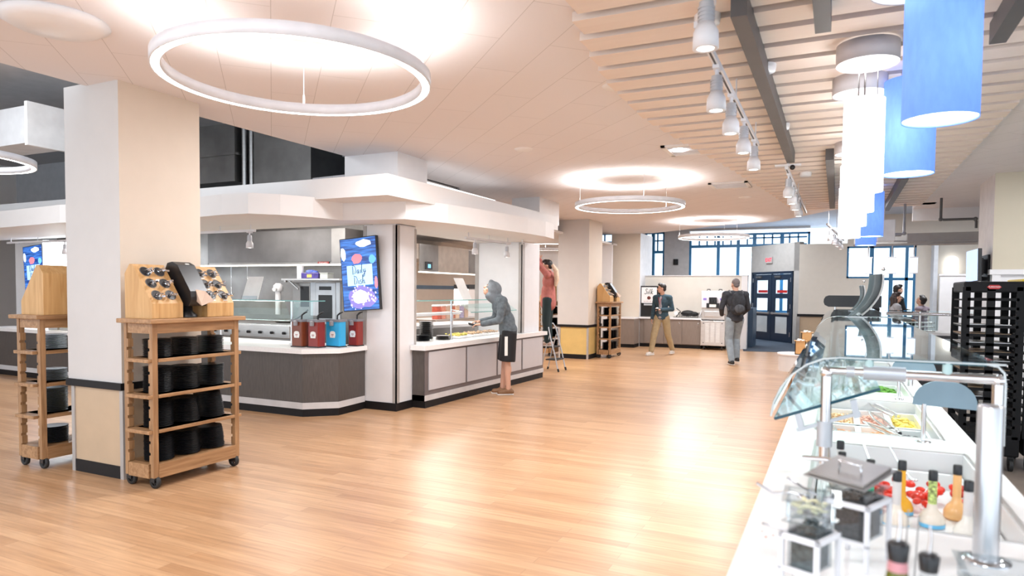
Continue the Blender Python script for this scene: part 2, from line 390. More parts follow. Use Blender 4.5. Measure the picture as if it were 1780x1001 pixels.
# dark linear baffles under the slats
for (x, y0, y1, lb) in [(-.515, 3.86, 8.4, 'long dark grey ceiling baffle beside the row of track spotlights'),
                        (-.11, .6, 4.3, 'dark grey ceiling baffle nearest overhead, left of the white drum lamps'),
                        (-.115, 8.38, 13.2, 'dark grey ceiling baffle far along, just left of the white pendants'),
                        (.815, .6, 4.9, 'dark grey ceiling baffle at the top right behind the blue pendant'),
                        (.755, 10.2, 13.9, 'slanting dark grey ceiling baffle far right behind the blue pendants')]:
    solo('ceiling_baffle', DARKBM, lambda b: b.box(x - .042, x + .042, y0, y1, 3.08, 3.215), lb, 'ceiling baffle')

# ---- pillars
def pillar(name, x0, x1, y0, y1, zt, near, lab, panel=TANP, deep=.012):
    r = sempty(name, lab)
    b = MB()
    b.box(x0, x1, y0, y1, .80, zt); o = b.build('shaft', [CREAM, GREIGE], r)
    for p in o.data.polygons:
        if abs(p.normal.y) > .5: p.material_index = 1  # y-facing sides greyer: their shade is put into the colour
    struct('panel', panel, lambda b: b.box(x0 + .07, x1 - .0, y0 + deep, y1 - deep, .10, .76), parent=r)
    struct('baseboard', BLACKT, lambda b: b.box(x0 + .068, x1 + .004, y0 + .004, y1, 0, .105), parent=r)
    struct('chair_rail', BLACKT, lambda b: b.box(x0 - .01, x1 + .012, y0 - .02, y1 + .02, .745, .805), parent=r, bevel=.004)
    for (cx, cy) in ((x0 + .07, y0), (x1, y0)):
        struct('corner_guard', CSTEEL, lambda b: b.box(cx - .035, cx + .006, cy, cy + .04, 0, .745), parent=r)
    return r
pillar('wall_near_pillar', -6.02, -5.31, 3.65, 4.43, 3.3, True, 'cream square pillar with black rail behind the near wooden cart')
pillar('wall_middle_pillar', -6.02, -5.25, 15.12, 16.1, 3.3, False, 'cream square pillar with a yellow panel beyond the kiosk', GOLDP)
r = sempty('wall_far_pillar', 'plain cream pillar beside the white-fronted drink dispenser')
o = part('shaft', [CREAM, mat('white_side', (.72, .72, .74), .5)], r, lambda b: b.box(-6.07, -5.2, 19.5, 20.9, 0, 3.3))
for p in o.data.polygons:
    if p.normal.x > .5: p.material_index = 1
# pillar on the right
r = sempty('wall_right_pillar', 'large cream pillar at the right edge behind the black racks')
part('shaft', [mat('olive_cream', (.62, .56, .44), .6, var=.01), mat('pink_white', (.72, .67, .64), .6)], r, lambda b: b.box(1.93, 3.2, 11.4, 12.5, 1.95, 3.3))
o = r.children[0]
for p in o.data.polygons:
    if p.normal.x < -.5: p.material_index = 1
part('ledge', WHITE2, r, lambda b: b.box(1.90, 3.22, 11.37, 12.53, 1.88, 1.95))
part('lower_cladding', WHITE2, r, lambda b: (b.box(1.95, 3.2, 11.42, 12.5, 0, 1.88), b.box(1.93, 2.03, 11.38, 11.42, 0, 1.88)))
# ---- partition, far wall, windows
r = sempty('wall_partition', 'low cream partition behind the far drink counter')
part('partition_panel', BEIGE, r, lambda b: b.box(-5.25, -2.30, 20.12, 20.30, 0, 2.06))
part('partition_cap', LGREYT, r, lambda b: b.box(-5.27, -2.27, 20.09, 20.33, 2.06, 2.09))
part('end_post', WHITE2, r, lambda b: b.box(-2.44, -2.28, 20.08, 20.32, 0, 2.06))
part('base_strip', BLACKT, r, lambda b: b.box(-5.25, -2.44, 20.105, 20.12, 0, .10))
struct('wall_partition_cabinet', mat('navy_cabinet', (.02, .05, .10), .4), lambda b: b.box(-2.52, -2.20, 20.9, 21.8, 0, 1.15), 'dark blue cabinet beside the doors')
YW = 26.0
def window(name, lab, x0, x1, z0, z1, mull=(), bars=(), y=YW, fr=.07):
    w = sempty(name, lab)
    def f(b):
        b.box(x0, x1, y - .06, y + .06, z0, z0 + fr); b.box(x0, x1, y - .06, y + .06, z1 - fr, z1)
        b.box(x0, x0 + fr, y - .06, y + .06, z0, z1); b.box(x1 - fr, x1, y - .06, y + .06, z0, z1)
        for m in mull: b.box(m - .05, m + .05, y - .07, y + .07, z0, z1)
    part('window_frame', BLUEF, w, f)
    if bars: part('glazing_bar', BLUEF, w, lambda b: [b.box(*q) for q in bars])
    part('pane', PANE, w, lambda b: b.box(x0 + fr, x1 - fr, y - .004, y + .004, z0 + fr, z1 - fr))
    return w
zb = 2.72   # transom height, from the rails seen at y = 448
def bars_for(xs, y=YW, zt=3.55, zl=zb):
    q = [(min(xs), max(xs), y - .05, y + .05, zl + .42, zl + .49)]
    return q
def barset(x0, x1, n, z0, z1, zr, y=YW, t=.025):
    q = [(x0, x1, y - .04, y + .04, zr - .05, zr + .05)]
    for i in range(1, n): xx = x0 + (x1 - x0) * i / n; q.append((xx - t, xx + t, y - .03, y + .03, zr, z1))
    q.append((x0, x1, y - .03, y + .03, (zr + z1) / 2 - t + .05, (zr + z1) / 2 + t + .05))
    return q
window('window_1', 'tall blue-framed window between the far pillar and the pier', -6.75, -5.98, .9, 3.88, (-6.42,), barset(-6.68, -6.05, 3, 2.0, 3.88, 3.12))
window('window_2', 'wide blue-framed window above the low partition', -5.05, -.9, .9, 3.75, (-4.0, -3.3, -2.75, -1.8), barset(-4.98, -1.0, 14, 2.0, 3.75, 3.30))
window('window_3', 'blue-framed window seen past the end of the kiosk', -13.0, -9.6, .9, 3.9, (-11.7, -10.9), barset(-12.9, -9.7, 8, 2, 3.9, 3.15))
window('window_4', 'narrow blue-framed window between two cream pillars', -9.3, -8.0, 2.35, 3.9, (), barset(-9.2, -8.1, 4, 2, 3.9, 3.1))
solids = [(-17, -13.0), (-9.6, -9.3), (-8.0, -6.75), (-5.98, -5.05)]
struct('wall_far', mat('far_wall_paint', (.52, .50, .50), .6), lambda b: ([b.box(a, c, YW - .1, YW + .1, 0, 3.95) for a, c in solids], b.box(-17, -.9, YW - .1, YW + .1, 0, .9), b.box(-9.3, -8, YW - .1, YW + .1, .9, 2.35), b.box(-17, -.9, YW - .09, YW + .1, 3.88, 3.96)), 'far outer wall around the windows')
solo('thermostat', BLACKP, lambda b: (b.box(-5.62, -5.44, YW - .16, YW - .1, 2.62, 2.84), b.box(-5.56, -5.50, YW - .18, YW - .16, 2.70, 2.78)), 'small dark thermostat on the grey pier between the far windows', 'thermostat', bevel=.01)
# door vestibule box
A, B_, C = Vector((-2.72, 25.05, 0)), Vector((-1.09, 23.05, 0)), Vector((.24, 23.0, 0))
dd = (B_ - A).normalized(); nn = Vector((dd.y, -dd.x, 0))   # towards the room
Ld = (B_ - A).length; ang = math.atan2(dd.y, dd.x)
# local frame: x along the wall from A, y into the vestibule
v = sempty('wall_vestibule', 'grey angled vestibule wall holding the double doors', A, ang)
GRV = mat('vestibule_grey', (.40, .385, .37), .6)
DX0, DX1, DH = .06, 2.30, 2.30
L_ = Ld
print('vestibule length', L_)
part('wall_panel', GRV, v, lambda b: (b.box(-.02, 0.02, 0, .15, 0, 3.2), b.box(DX1 + .02 if DX1 + .02 < L_ else L_ - .1, L_, 0, .15, 0, 3.2), b.box(0, L_, 0, .15, DH, 3.2)))
v2 = sempty('wall_vestibule_side', 'cream vestibule wall with a tan lower panel right of the doors')
part('wall_panel', BEIGE, v2, lambda b: b.box(-1.09, .24, 23.0, 23.15, .93, 3.12))
part('lower_panel', TANP, v2, lambda b: b.box(-1.05, .24, 23.01, 23.15, .1, .88))
part('rail', BLACKT, v2, lambda b: b.box(-1.12, .24, 22.97, 23.0, .87, .95))
part('base', BLACKT, v2, lambda b: b.box(-1.05, .24, 22.99, 23.15, 0, .1))
part('corner_guard', STEELD, v2, lambda b: b.box(-1.14, -1.04, 22.97, 23.03, 0, .87))
for o in v2.children: pass
# double door
d = sempty('door_1', 'dark navy glazed double door with crash bars', A + dd * DX0, ang)
W_ = DX1 - DX0
part('door_frame', DOORF, d, lambda b: (b.box(0, .08, -.03, .1, 0, DH), b.box(W_ - .08, W_, -.03, .1, 0, DH), b.box(0, W_, -.03, .1, DH - .08, DH), b.box(W_ / 2 - .015, W_ / 2 + .015, -.02, .05, 0, DH - .08)))
for s, (a, c) in enumerate(((.09, W_ / 2 - .02), (W_ / 2 + .02, W_ - .09))):
    g0, g1 = a + .17, c - .17
    zz = [(.28, .82), (.96, 1.42), (1.58, 2.02)]
    def leaf(b):
        b.box(a, g0, -.015, .035, .01, DH - .09); b.box(g1, c, -.015, .035, .01, DH - .09)
        lo = .01
        for z0, z1 in zz: b.box(g0, g1, -.015, .035, lo, z0); lo = z1
        b.box(g0, g1, -.015, .035, lo, DH - .09)
    lf = part('door_leaf', DOORF, d, leaf)
    part('pane', PANE, lf, lambda b: [b.box(g0, g1, .005, .012, z0, z1) for z0, z1 in zz])
    part('crash_bar', STEEL, lf, lambda b: (b.box(a + .05, c - .04, -.075, -.05, .90, .955), b.box(a + .05, a + .11, -.05, -.015, .89, .965), b.box(c - .10, c - .04, -.05, -.015, .89, .965)), bevel=.004)
    part('closer', STEELD, lf, lambda b: (b.box(a + .2, a + .5, -.06, -.016, DH - .2, DH - .14),))
    part('notice', RED, lf, lambda b: b.box(g0 + .12, g1 - .03, -.004, .002, 1.60, 1.69), label='small red notice strip')
    part('hinge', STEEL, lf, lambda b: [b.box(*( (a - .015, a + .015) if s == 0 else (c - .015, c + .015)), -.03, -.012, z, z + .14) for z in (.2, 1.1, 1.95)])
# exit sign
ex = thing('exit_sign', 'small white exit sign with red letters above the navy double door', 'exit sign', A + dd * 1.05, ang)
part('sign_body', mat('exit_sign_white', (.42, .40, .39), .4), ex, lambda b: b.box(-.17, .17, -.05, -.002, 2.58, 2.80), bevel=.01)
text('lettering', 'EXIT', .17, mat('exit_red', (.8, .02, .04), .4, emit=(1, .02, .07), es=.8), ex, (0, -.052, 2.69), (PI / 2, 0, 0), bold=.004)
# outside of the doors: bright floor and wall across the vestibule
struct('wall_right_far', BEIGE, lambda b: (b.box(.24, .89, 23.0, 23.15, 0, 2.06), b.box(2.05, 8, 23.0, 23.15, 0, 3.95), b.box(.24, 2.05, 23, 23.15, 3.0, 3.95)), 'cream wall at the far right')
window('window_5', 'blue-framed window right of the vestibule', .24, .90, 2.06, 3.02, (), (), 23.05, .05)
window('window_6', 'tall blue-framed window behind the seated people', .90, 2.05, .5, 3.02, (1.42,), [(.95, 2.0, 23.0, 23.1, 2.0, 2.08), (1.78, 1.86, 23.0, 23.1, .5, 3.0)], 23.05, .06)
struct('wall_right_low', WHITE2, lambda b: (b.box(2.5, 8, 21.6, 21.75, 0, 2.1), b.box(2.47, 8, 21.57, 21.78, 2.1, 2.15)), 'white panelled half wall at the far right')
struct('wall_right_side', GREIGE, lambda b: b.box(7.9, 8, 4, 27, 0, 3.95))
struct('wall_window_pier', mat('pier_white', (.72, .76, .82), .5), lambda b: b.box(2.42, 2.52, 22.3, 23.0, 0, 3.2), 'narrow pale pier by the tall window')
s_ = thing('wall_sconce', 'glowing white arched wall sconce on the cream wall at far right', 'wall lamp', (2.93, 22.98, 2.15))
part('lamp_shade', mat('sconce_glow', (1, 1, 1), .5, emit=(1, .98, .93), es=2.5), s_, lambda b: b.prism([(-.15, 0), (.15, 0), (.15, .42)] + [(.15 * math.cos(t), .42 + .12 * math.sin(t)) for t in [PI * i / 10 for i in range(1, 10)]] + [(-.15, .42)], -.12, 0, 'y'))
part('back_plate', FRAMEW, s_, lambda b: b.box(-.10, .10, -.005, .02, -.02, .5))
struct('wall_left_side', GREIGE, lambda b: b.box(-18, -17.9, -2.5, 27, 0, 4.5))

# ================================================================ KIOSK
r = sempty('wall_kiosk_front', 'white kiosk wall block carrying the menu screen')
part('wall_block', WHITE2, r, lambda b: b.box(-5.71, -5.19, 7.35, 7.80, .105, 2.45))
part('steel_strip', CSTEEL, r, lambda b: (b.box(-5.245, -5.184, 7.344, 7.36, .105, 2.44), b.box(-5.20, -5.184, 7.344, 7.42, .105, 2.44)), label='steel corner strip')
part('steel_strip', CSTEEL, r, lambda b: b.box(-5.72, -5.665, 7.343, 7.36, .86, 2.44))
part('steel_strip', CSTEEL, r, lambda b: b.box(-5.2, -5.183, 7.765, 7.81, .85, 2.42))
part('baseboard', BLACKT, r, lambda b: b.box(-5.73, -5.175, 7.335, 7.80, 0, .105))
r = sempty('wall_kiosk_end', 'white kiosk wall block beyond the serving window')
part('wall_block', WHITE2, r, lambda b: b.box(-5.92, -5.0, 10.85, 11.62, 0, 2.45))
part('steel_strip', CSTEEL, r, lambda b: b.box(-5.93, -5.86, 10.835, 10.86, .86, 2.44))
part('steel_strip', CSTEEL, r, lambda b: (b.box(-5.06, -4.99, 10.835, 10.86, .86, 2.44), b.box(-5.01, -4.985, 10.835, 10.93, .86, 2.44)))
# canopy
LOW = [(-16, 6.1), (-13, 5.95), (-9.4, 5.62), (-7.0, 5.80), (-6.5, 5.72), (-6.1, 5.74), (-5.85, 5.98), (-5.66, 6.32), (-5.56, 6.74), (-4.73, 6.89), (-4.5, 7.5), (-4.34, 8.33), (-4.2, 9.3), (-4.16, 9.9), (-4.22, 10.4), (-4.45, 10.9), (-4.9, 11.2), (-16, 11.2)]
WC = mat('canopy_white', (.76, .73, .715), .5, var=.01)
r = sempty('ceiling_kiosk_canopy', 'stepped white canopy over the kiosk')
def ring(b, poly, z0, z1, hole=None): b.prism(poly, z0, z1)
part('lower_fascia', WC, r, lambda b: ([b.sheet([(0, 0), (0, 0)], 0, 0, 0)] if 0 else None, b.prism([p for p in LOW[:-1]] + [(-4.9, 10.9), (-5.15, 10.8), (-5.15, 7.35), (-5.75, 7.3), (-16, 7.4)], 2.452, 2.69)))
part('upper_fascia', WC, r, lambda b: b.prism([(-16, 6.34), (-4.6, 6.34), (-4.47, 11.2), (-4.9, 11.2), (-5.05, 6.9), (-16, 6.9)], 2.665, 2.905))
part('soffit', WC, r, lambda b: (b.box(-5.9, -5.15, 7.79, 10.86, 2.455, 2.52), b.box(-5.6, -4.95, 7.0, 11.0, 2.52, 2.6)))
struct('ceiling_kiosk_inner', WHITE, lambda b: (b.box(-16, -6.9, 7.3, 8.9, 2.86, 2.9), b.box(-16, -5.9, 8.9, 20, 2.95, 3.0)))
struct('trim_2', WHITE2, lambda b: b.box(-5.68, -4.87, 6.92, 7.58, 2.9, 3.29), 'white block between canopy and ceiling')
struct('trim_3', WHITE2, lambda b: b.box(-5.4, -4.85, 11.25, 12.2, 2.85, 3.29), 'white block at the far end of the canopy')
struct('trim_4', mat('cove_light', (1, 1, 1), .5, emit=(1, 1, 1), es=1.3), lambda b: b.box(-5.1, -5.0, 7.62, 9.8, 2.9, 3.05), 'lit white cove strip above the canopy')
# kiosk back walls
struct('wall_kiosk_back', STEELD, lambda b: b.box(-16, -7.15, 9.5, 9.6, 0, 3.0), 'stainless steel back wall of the grill station')
struct('wall_kiosk_inner', mat('kitchen_beige', (.76, .68, .60), .6, var=.02), lambda b: b.box(-10.3, -10.2, 9.6, 21, 0, 3.0), 'beige kitchen wall seen through the serving window')
struct('trim_5', mat('blue_tile', (.12, .20, .30), .4), lambda b: b.box(-10.2, -10.18, 9.6, 21, 1.62, 1.72), 'blue tile band on the kitchen wall')
struct('wall_kitchen_far', WHITE2, lambda b: b.box(-10.2, -5.9, 19.0, 19.1, 0, 3.0))
# counters
c1 = thing('service_counter', 'dark wood counter of the grill station, corner cut off, with four pump dispensers on it', 'counter', (0, 0, 0))
P1 = [(-14, 7.1), (-11.5, 7.0), (-9, 6.55), (-8, 6.48), (-5.98, 6.48), (-5.66, 6.77), (-5.68, 7.33), (-5.75, 7.33), (-14, 7.75)]
def off(poly, d):  # crude outward offset of the front points
    n = len(poly); out = []
    for i in range(n):
        p, a, q = Vector(poly[i - 1]), Vector(poly[i]), Vector(poly[(i + 1) % n])
        n1 = Vector(((a - p).y, -(a - p).x)).normalized(); n2 = Vector(((q - a).y, -(q - a).x)).normalized()
        m = (n1 + n2); m = m / max(m.length_squared, .3) * 2 * d if m.length > 0 else n1 * d
        out.append((a.x + m.x, a.y + m.y))
    return out
part('cabinet_body', LAM, c1, lambda b: b.prism(P1, .17, .79))
part('kick_strip', LGREYT, c1, lambda b: b.prism(off(P1, .008)[:6] + P1[6:], .095, .175))
part('baseboard', BLACKT, c1, lambda b: b.prism(P1, 0, .1))
part('countertop', SOLID, c1, lambda b: b.prism(off(P1, .04)[:6] + [(-5.64, 7.33)] + P1[7:], .79, .85), bevel=.006)
c2 = thing('service_counter', 'white-topped counter with light grey front panels where the hooded person stands', 'counter', (0, 0, 0))
P2 = [(-5.18, 7.72), (-4.98, 7.72), (-4.88, 11.55), (-4.983, 11.55), (-4.983, 10.82), (-5.6, 10.82), (-5.6, 7.82), (-5.18, 7.82)]
part('cabinet_body', mat('taupe_frame', (.15, .125, .125), .4), c2, lambda b: b.prism(P2, .17, .79))
part('kick_strip', LGREYT, c2, lambda b: b.prism([(-5.181, 7.71), (-4.97, 7.71), (-4.87, 11.56), (-4.982, 11.56), (-4.982, 7.71)], .098, .172))
part('baseboard', BLACKT, c2, lambda b: b.prism(P2, 0, .1))
part('countertop', SOLID, c2, lambda b: b.prism([(-5.18, 7.66), (-4.945, 7.66), (-4.84, 11.66), (-4.98, 11.66), (-4.98, 10.82), (-5.7, 10.82), (-5.9, 7.82), (-5.18, 7.82)], .785, .85), bevel=.006)
part('end_panel', LAM, c2, lambda b: b.box(-5.178, -4.995, 7.712, 7.722, .175, .785))
for (a, c) in ((7.80, 8.76), (8.82, 9.72), (9.78, 10.62), (10.68, 11.50)):
    def f(b):
        xa = -4.98 + (a - 7.72) / 3.83 * .10; xc = -4.98 + (c - 7.72) / 3.83 * .10
        b.add([(xa + .012, a, .235), (xc + .012, c, .235), (xc + .012, c, .755), (xa + .012, a, .755), (xa - .02, a, .235), (xc - .02, c, .235), (xc - .02, c, .755), (xa - .02, a, .755)],
              [(0, 1, 2, 3), (3, 2, 6, 7), (0, 3, 7, 4), (1, 5, 6, 2), (0, 4, 5, 1)])
    part('front_panel', LGREY, c2, f)
# ceiling bits
solo('ceiling_speaker', WHITE2, lambda b: b.lathe([(.30, 0), (.31, -.012), (.24, -.05), (.10, -.065), (.001, -.066)][::-1], (-4.5, 2.68, 3.28), 32), 'round white ceiling diffuser at the top left corner', 'ceiling diffuser')
for (x, y, s, lb) in [(-1.58, 8.15, .3, 'square white ceiling vent with a small lit disc near the slats'), (-1.55, 11.1, .29, 'square white ceiling vent farther along the white ceiling')]:
    t = thing('ceiling_vent', lb, 'ceiling vent', (x, y, 3.28), PI / 4 * 0)
    part('frame', WHITE, t, lambda b: (b.box(-s, s, -s, -s + .05, -.02, 0), b.box(-s, s, s - .05, s, -.02, 0), b.box(-s, -s + .05, -s, s, -.02, 0), b.box(s - .05, s, -s, s, -.02, 0)))
    part('grille', FRAMEW, t, lambda b: [b.box(-s + .05, s - .05, -s + .07 + i * .05, -s + .085 + i * .05, -.015, -.001) for i in range(int((2 * s - .12) / .05))])
solo('downlight', GLOWS, lambda b: b.lathe([(.001, -.012), (.085, -.012), (.10, 0)], (-1.72, 8.1, 3.27), 20), 'small round downlight beside the near square ceiling vent', 'downlight')
for (x, y, lb) in [(-1.68, 5.45, 'small round white ceiling speaker at the edge of the slats'), (-1.5, 12.6, 'small round white ceiling speaker beyond the square vents'), (-2.4, 10.0, 'small round ceiling speaker above the second ring lamp'), (-3.4, 7.4, 'small round sprinkler plate on the white ceiling, nearest the big ring lamp')]:
    solo('ceiling_speaker', WHITE, lambda b: b.lathe([(.001, -.018), (.09, -.018), (.11, -.006), (.115, 0)], (x, y, 3.28), 20), lb, 'ceiling speaker')
# ducts in the open ceiling
solo('ventilation_duct', STEELD, lambda b: (b.box(-10.75, -9.45, 8.6, 9.7, 3.45, 4.45), b.box(-10.8, -9.4, 8.55, 9.75, 3.90, 3.94)), 'large stainless duct in the open ceiling, left of the pipes', 'duct')
solo('ventilation_duct', STEELD, lambda b: (b.box(-9.0, -7.75, 8.6, 9.7, 2.95, 4.28),), 'wide stainless duct in the open ceiling near the dark end wall', 'duct')
for x, lb in ((-9.32, 'left of two steel pipes rising between the stainless ducts'), (-9.15, 'right of two steel pipes rising between the stainless ducts')):
    solo('steel_pipe', STEEL, lambda b: b.cyl((x, 8.7, 2.92), (x, 8.7, 4.43), .045), lb, 'pipe')
dk = thing('ventilation_duct', 'bright white rectangular duct hanging at the far left', 'duct', (-10.3, 5.45, 3.68))
part('duct_body', mat('duct_white', (.62, .63, .65), .5), dk, lambda b: b.box(-1.6, .85, -.15, .35, -.22, .26))
part('flange', DUCTW, dk, lambda b: (b.box(.80, .86, -.19, .39, -.26, .30),))
# ================================================================ LAMPS
def ring_lamp(x, y, z, R, lab, drops=(20, 140, 260), group=None):
    t = thing('ring_pendant_lamp', lab, 'pendant lamp', (x, y, z))
    n = 64; h = .035; w = .022
    def prof(b, pts, closed=True):
        m = len(pts); vs = []
        for i in range(n):
            a = 2 * PI * i / n
            for r_, z_ in pts: vs.append((r_ * math.cos(a), r_ * math.sin(a), z_))
        b.add(vs, [(i * m + k, ((i + 1) % n) * m + k, ((i + 1) % n) * m + (k + 1) % m, i * m + (k + 1) % m) for i in range(n) for k in range(m)], True)
    part('rim', FRAMEW, t, lambda b: prof(b, [(R + .006, -h), (R + .006, h), (R - .004, h), (R - .004, -h)]))
    part('diffuser', GLOW, t, lambda b: prof(b, [(R - .004, -h + .001), (R - .004, -.012), (R - .048, -.012), (R - .048, -h + .001)]))
    part('inner_rim', FRAMEW, t, lambda b: prof(b, [(R - .048, -h), (R - .048, h), (R - .055, h), (R - .055, -h)]))
    part('uplight', mat('uplight_strip', (1, 1, 1), .5, emit=(1, .985, .965), es=42.), t, lambda b: prof(b, [(R - .006, .0), (R - .006, .018), (R - .046, .018), (R - .046, .0)]))
    for a in drops:
        a = math.radians(a); rr = R - .026
        part('wire', FRAMEW, t, lambda b: (b.cyl((rr * math.cos(a), rr * math.sin(a), .03), (rr * math.cos(a), rr * math.sin(a), 3.28 - z), .0035, n=6), b.cyl((rr * math.cos(a), rr * math.sin(a), .03), (rr * math.cos(a), rr * math.sin(a), .10), .007, n=6)))
    return t
ring_lamp(-3.022, 3.242, 2.90, .806, 'large glowing ring lamp nearest the camera, hanging by the near pillar', (130, 20, 250))
ring_lamp(-2.861, 10.06, 2.90, .817, 'second glowing ring lamp, hanging in front of the middle pillar', (60, 180, 300))
ring_lamp(-2.66, 16.5, 2.90, .80, 'third and farthest glowing ring lamp over the aisle, by the far partition', (80, 190, 320))
ring_lamp(-8.27, 3.78, 2.90, .80, 'glowing ring lamp cut off by the left edge of the picture', (10, 130, 250))
ring_lamp(-7.75, 18.9, 2.80, .80, 'glowing ring lamp behind the middle pillar, past the kiosk end', (40, 160, 280))

def track(x0, y0, x1, y1, z, lab):
    t = thing('lighting_track', lab, 'lighting track')
    d = Vector((x1 - x0, y1 - y0, 0)).normalized(); n = Vector((-d.y, d.x, 0))
    c = Vector(((x0 + x1) / 2, (y0 + y1) / 2, z)); h = Vector((x1 - x0, y1 - y0, 0)) / 2
    part('rail', FRAMEW, t, lambda b: b.obox(c, h, n * .018, (0, 0, .017)))
    part('slot', BLACKP, t, lambda b: b.obox(c - Vector((0, 0, .0175)), h * .98, n * .006, (0, 0, .0015)))
    for f in (.06, .5, .94):
        p = Vector((x0, y0, z)).lerp(Vector((x1, y1, z)), f)
        part('stem', FRAMEW, t, lambda b: (b.cyl(p, (p.x, p.y, 3.95 if p.y > 14.6 else 3.2 if z > 2.8 else 2.455 if z > 2.3 else z), .006, n=6),))
    return t
def spot_head(x, y, z, lab, s=1., light=0, tilt=(0, 0)):
    t = thing('track_spotlight', lab, 'spotlight', (x, y, z))
    part('adapter', FRAMEW, t, lambda b: (b.box(-.02 * s, .02 * s, -.05 * s, .05 * s, -.022 * s, .0), b.cyl((0, 0, -.02 * s), (0, 0, -.06 * s), .012 * s)))
    part('heat_sink', mat('spot_grey', (.48, .49, .52), .4, .3), t, lambda b: (b.lathe([(.034 * s, -.06 * s), (.036 * s, -.16 * s)][::-1], n=16), [b.lathe([(.04 * s, -.085 * s - i * .018 * s - .008 * s), (.04 * s, -.085 * s - i * .018 * s)], n=16) for i in range(4)]))
    part('housing', FRAMEW, t, lambda b: b.lathe([(.001, -.262 * s), (.040 * s, -.262 * s), (.040 * s, -.275 * s), (.060 * s, -.275 * s), (.058 * s, -.20 * s), (.036 * s, -.155 * s), (.001, -.154 * s)], n=20))
    part('lens', GLOWS, t, lambda b: b.lathe([(.001, -.272 * s), (.040 * s, -.272 * s), (.04 * s, -.262 * s)], n=18))
    if light:
        l = bpy.data.lights.new('spot', 'SPOT'); l.energy = light; l.spot_size = 1.2; l.spot_blend = .6; l.shadow_soft_size = .04; l.color = (1, .95, .88)
        o = bpy.data.objects.new('spot', l); COL.objects.link(o); o.parent = t; o.location = (0, 0, -.29 * s); o.rotation_euler = (tilt[0], tilt[1], 0)
    return t
track(-.712, 3.75, -.732, 7.0, 3.03, 'white lighting track carrying four spotlights beside the long dark baffle')
track(-.545, 2.2, -.592, 3.5, 3.03, 'short near end of white lighting track holding the nearest spotlight')
H5 = [(-.585, 3.30, 'topmost spotlight, nearest the camera'), (-.715, 4.44, 'first of the four spotlights beside the long dark baffle'), (-.72, 5.12, 'second of the four spotlights beside the long dark baffle'), (-.722, 5.87, 'third of the four spotlights beside the long dark baffle'), (-.73, 6.70, 'last of the four spotlights beside the long dark baffle')]
for x, y, lb in H5: spot_head(x, y, 3.013, lb, 1.0, 60, (0, .25))
track(-.56, 8.4, -.54, 13.2, 3.03, 'white lighting track beyond the long dark baffle')
for i, (y, lb) in enumerate([(8.75, 'nearest of the four spotlights on the middle track'), (9.45, 'second of the four spotlights on the middle track'), (10.15, 'third of the four spotlights on the middle track'), (11.0, 'farthest of the four spotlights on the middle track')]): spot_head(-.555 + .002 * i, y, 3.013, lb, 1, 50)
track(-.22, 15.2, .12, 20, 3.0, 'white lighting track farthest back above the vestibule')
for i, (y, lb) in enumerate([(16, 'nearest of the four spotlights on the farthest track'), (17, 'second of the four spotlights on the farthest track'), (18, 'third of the four spotlights on the farthest track'), (19, 'last of the four spotlights on the farthest track')]): spot_head(-.16 + .07 * i, y, 2.985, lb, 1)
for (x, y, lb) in [(-.50, 5.15, 'white round ceiling plate beside the second spotlight'), (-.52, 7.0, 'white round ceiling plate beside the last near spotlight'), (-.42, 9.9, 'white round ceiling plate beside the middle track'), (-.72, 4.1, 'white round ceiling plate behind the nearest spotlight')]:
    solo('ceiling_plate', WHITE2, lambda b: b.lathe([(.001, -.05), (.07, -.05), (.075, -.02), (.075, 0)], (x, y, 3.205), 20), lb, 'ceiling plate')
fx = thing('ceiling_camera', 'small white bracket fixture at the far end of the long dark baffle', 'ceiling fixture', (-.55, 8.5, 3.06))
part('base', WHITE2, fx, lambda b: (b.box(-.14, .14, -.03, .03, 0, .02), b.cyl((0, 0, 0), (0, 0, .14), .015)))
part('lens_head', BLACKP, fx, lambda b: b.ball((.05, -.03, -.02), .03))
# kiosk tracks
track(-8.35, 6.75, -7.05, 6.75, 2.37, 'small steel track under the canopy above the grill counter')
spot_head(-7.15, 6.75, 2.36, 'single spotlight above the grill counter beside the near pillar', .8)
track(-4.95, 8.75, -4.85, 10.05, 2.37, 'small steel track over the serving counter')
spot_head(-4.93, 9.0, 2.36, 'nearer of two spotlights over the serving counter', .8, 25)
spot_head(-4.86, 9.95, 2.36, 'farther of two spotlights over the serving counter', .8, 25)
solo('sprinkler', STEEL, lambda b: (b.cyl((-4.75, 10.3, 2.45), (-4.75, 10.3, 2.37), .01), b.lathe([(.001, 0), (.03, 0), (.03, .006)], (-4.75, 10.3, 2.365), 12)), 'tiny sprinkler head under the canopy end', 'sprinkler')

# drum pendants
def pendant(x, y, zb, h, r, shade_m, lab, cat='pendant lamp', light=0):
    t = thing('drum_pendant_lamp', lab, cat, (x, y, zb))
    part('lamp_shade', shade_m, t, lambda b: b.lathe([(r - .004, .004), (r, 0), (r, h), (r - .004, h), (r - .004, .004)], n=40, cap=False))
    part('diffuser', GLOWB, t, lambda b: (b.lathe([(.001, .012), (r - .005, .012)], n=40, cap=False)))
    zc = 3.205 - zb
    if light:
        l = bpy.data.lights.new('shade_lamp', 'SPOT'); l.energy = light; l.spot_size = 1.5; l.spot_blend = .7; l.shadow_soft_size = .10; l.color = (.97, .98, 1)
        o = bpy.data.objects.new('shade_lamp', l); COL.objects.link(o); o.parent = t; o.location = (0, 0, -.02)
    part('cord', CHROME, t, lambda b: [b.cyl((r * .6 * math.cos(a), r * .6 * math.sin(a), h), (r * .6 * math.cos(a), r * .6 * math.sin(a), max(zc, h + .01)), .003, n=6) for a in (0, 2.1, 4.2)] + [b.cyl((0, 0, h * .5), (0, 0, max(zc, h + .01)), .006, n=6)])
    return t
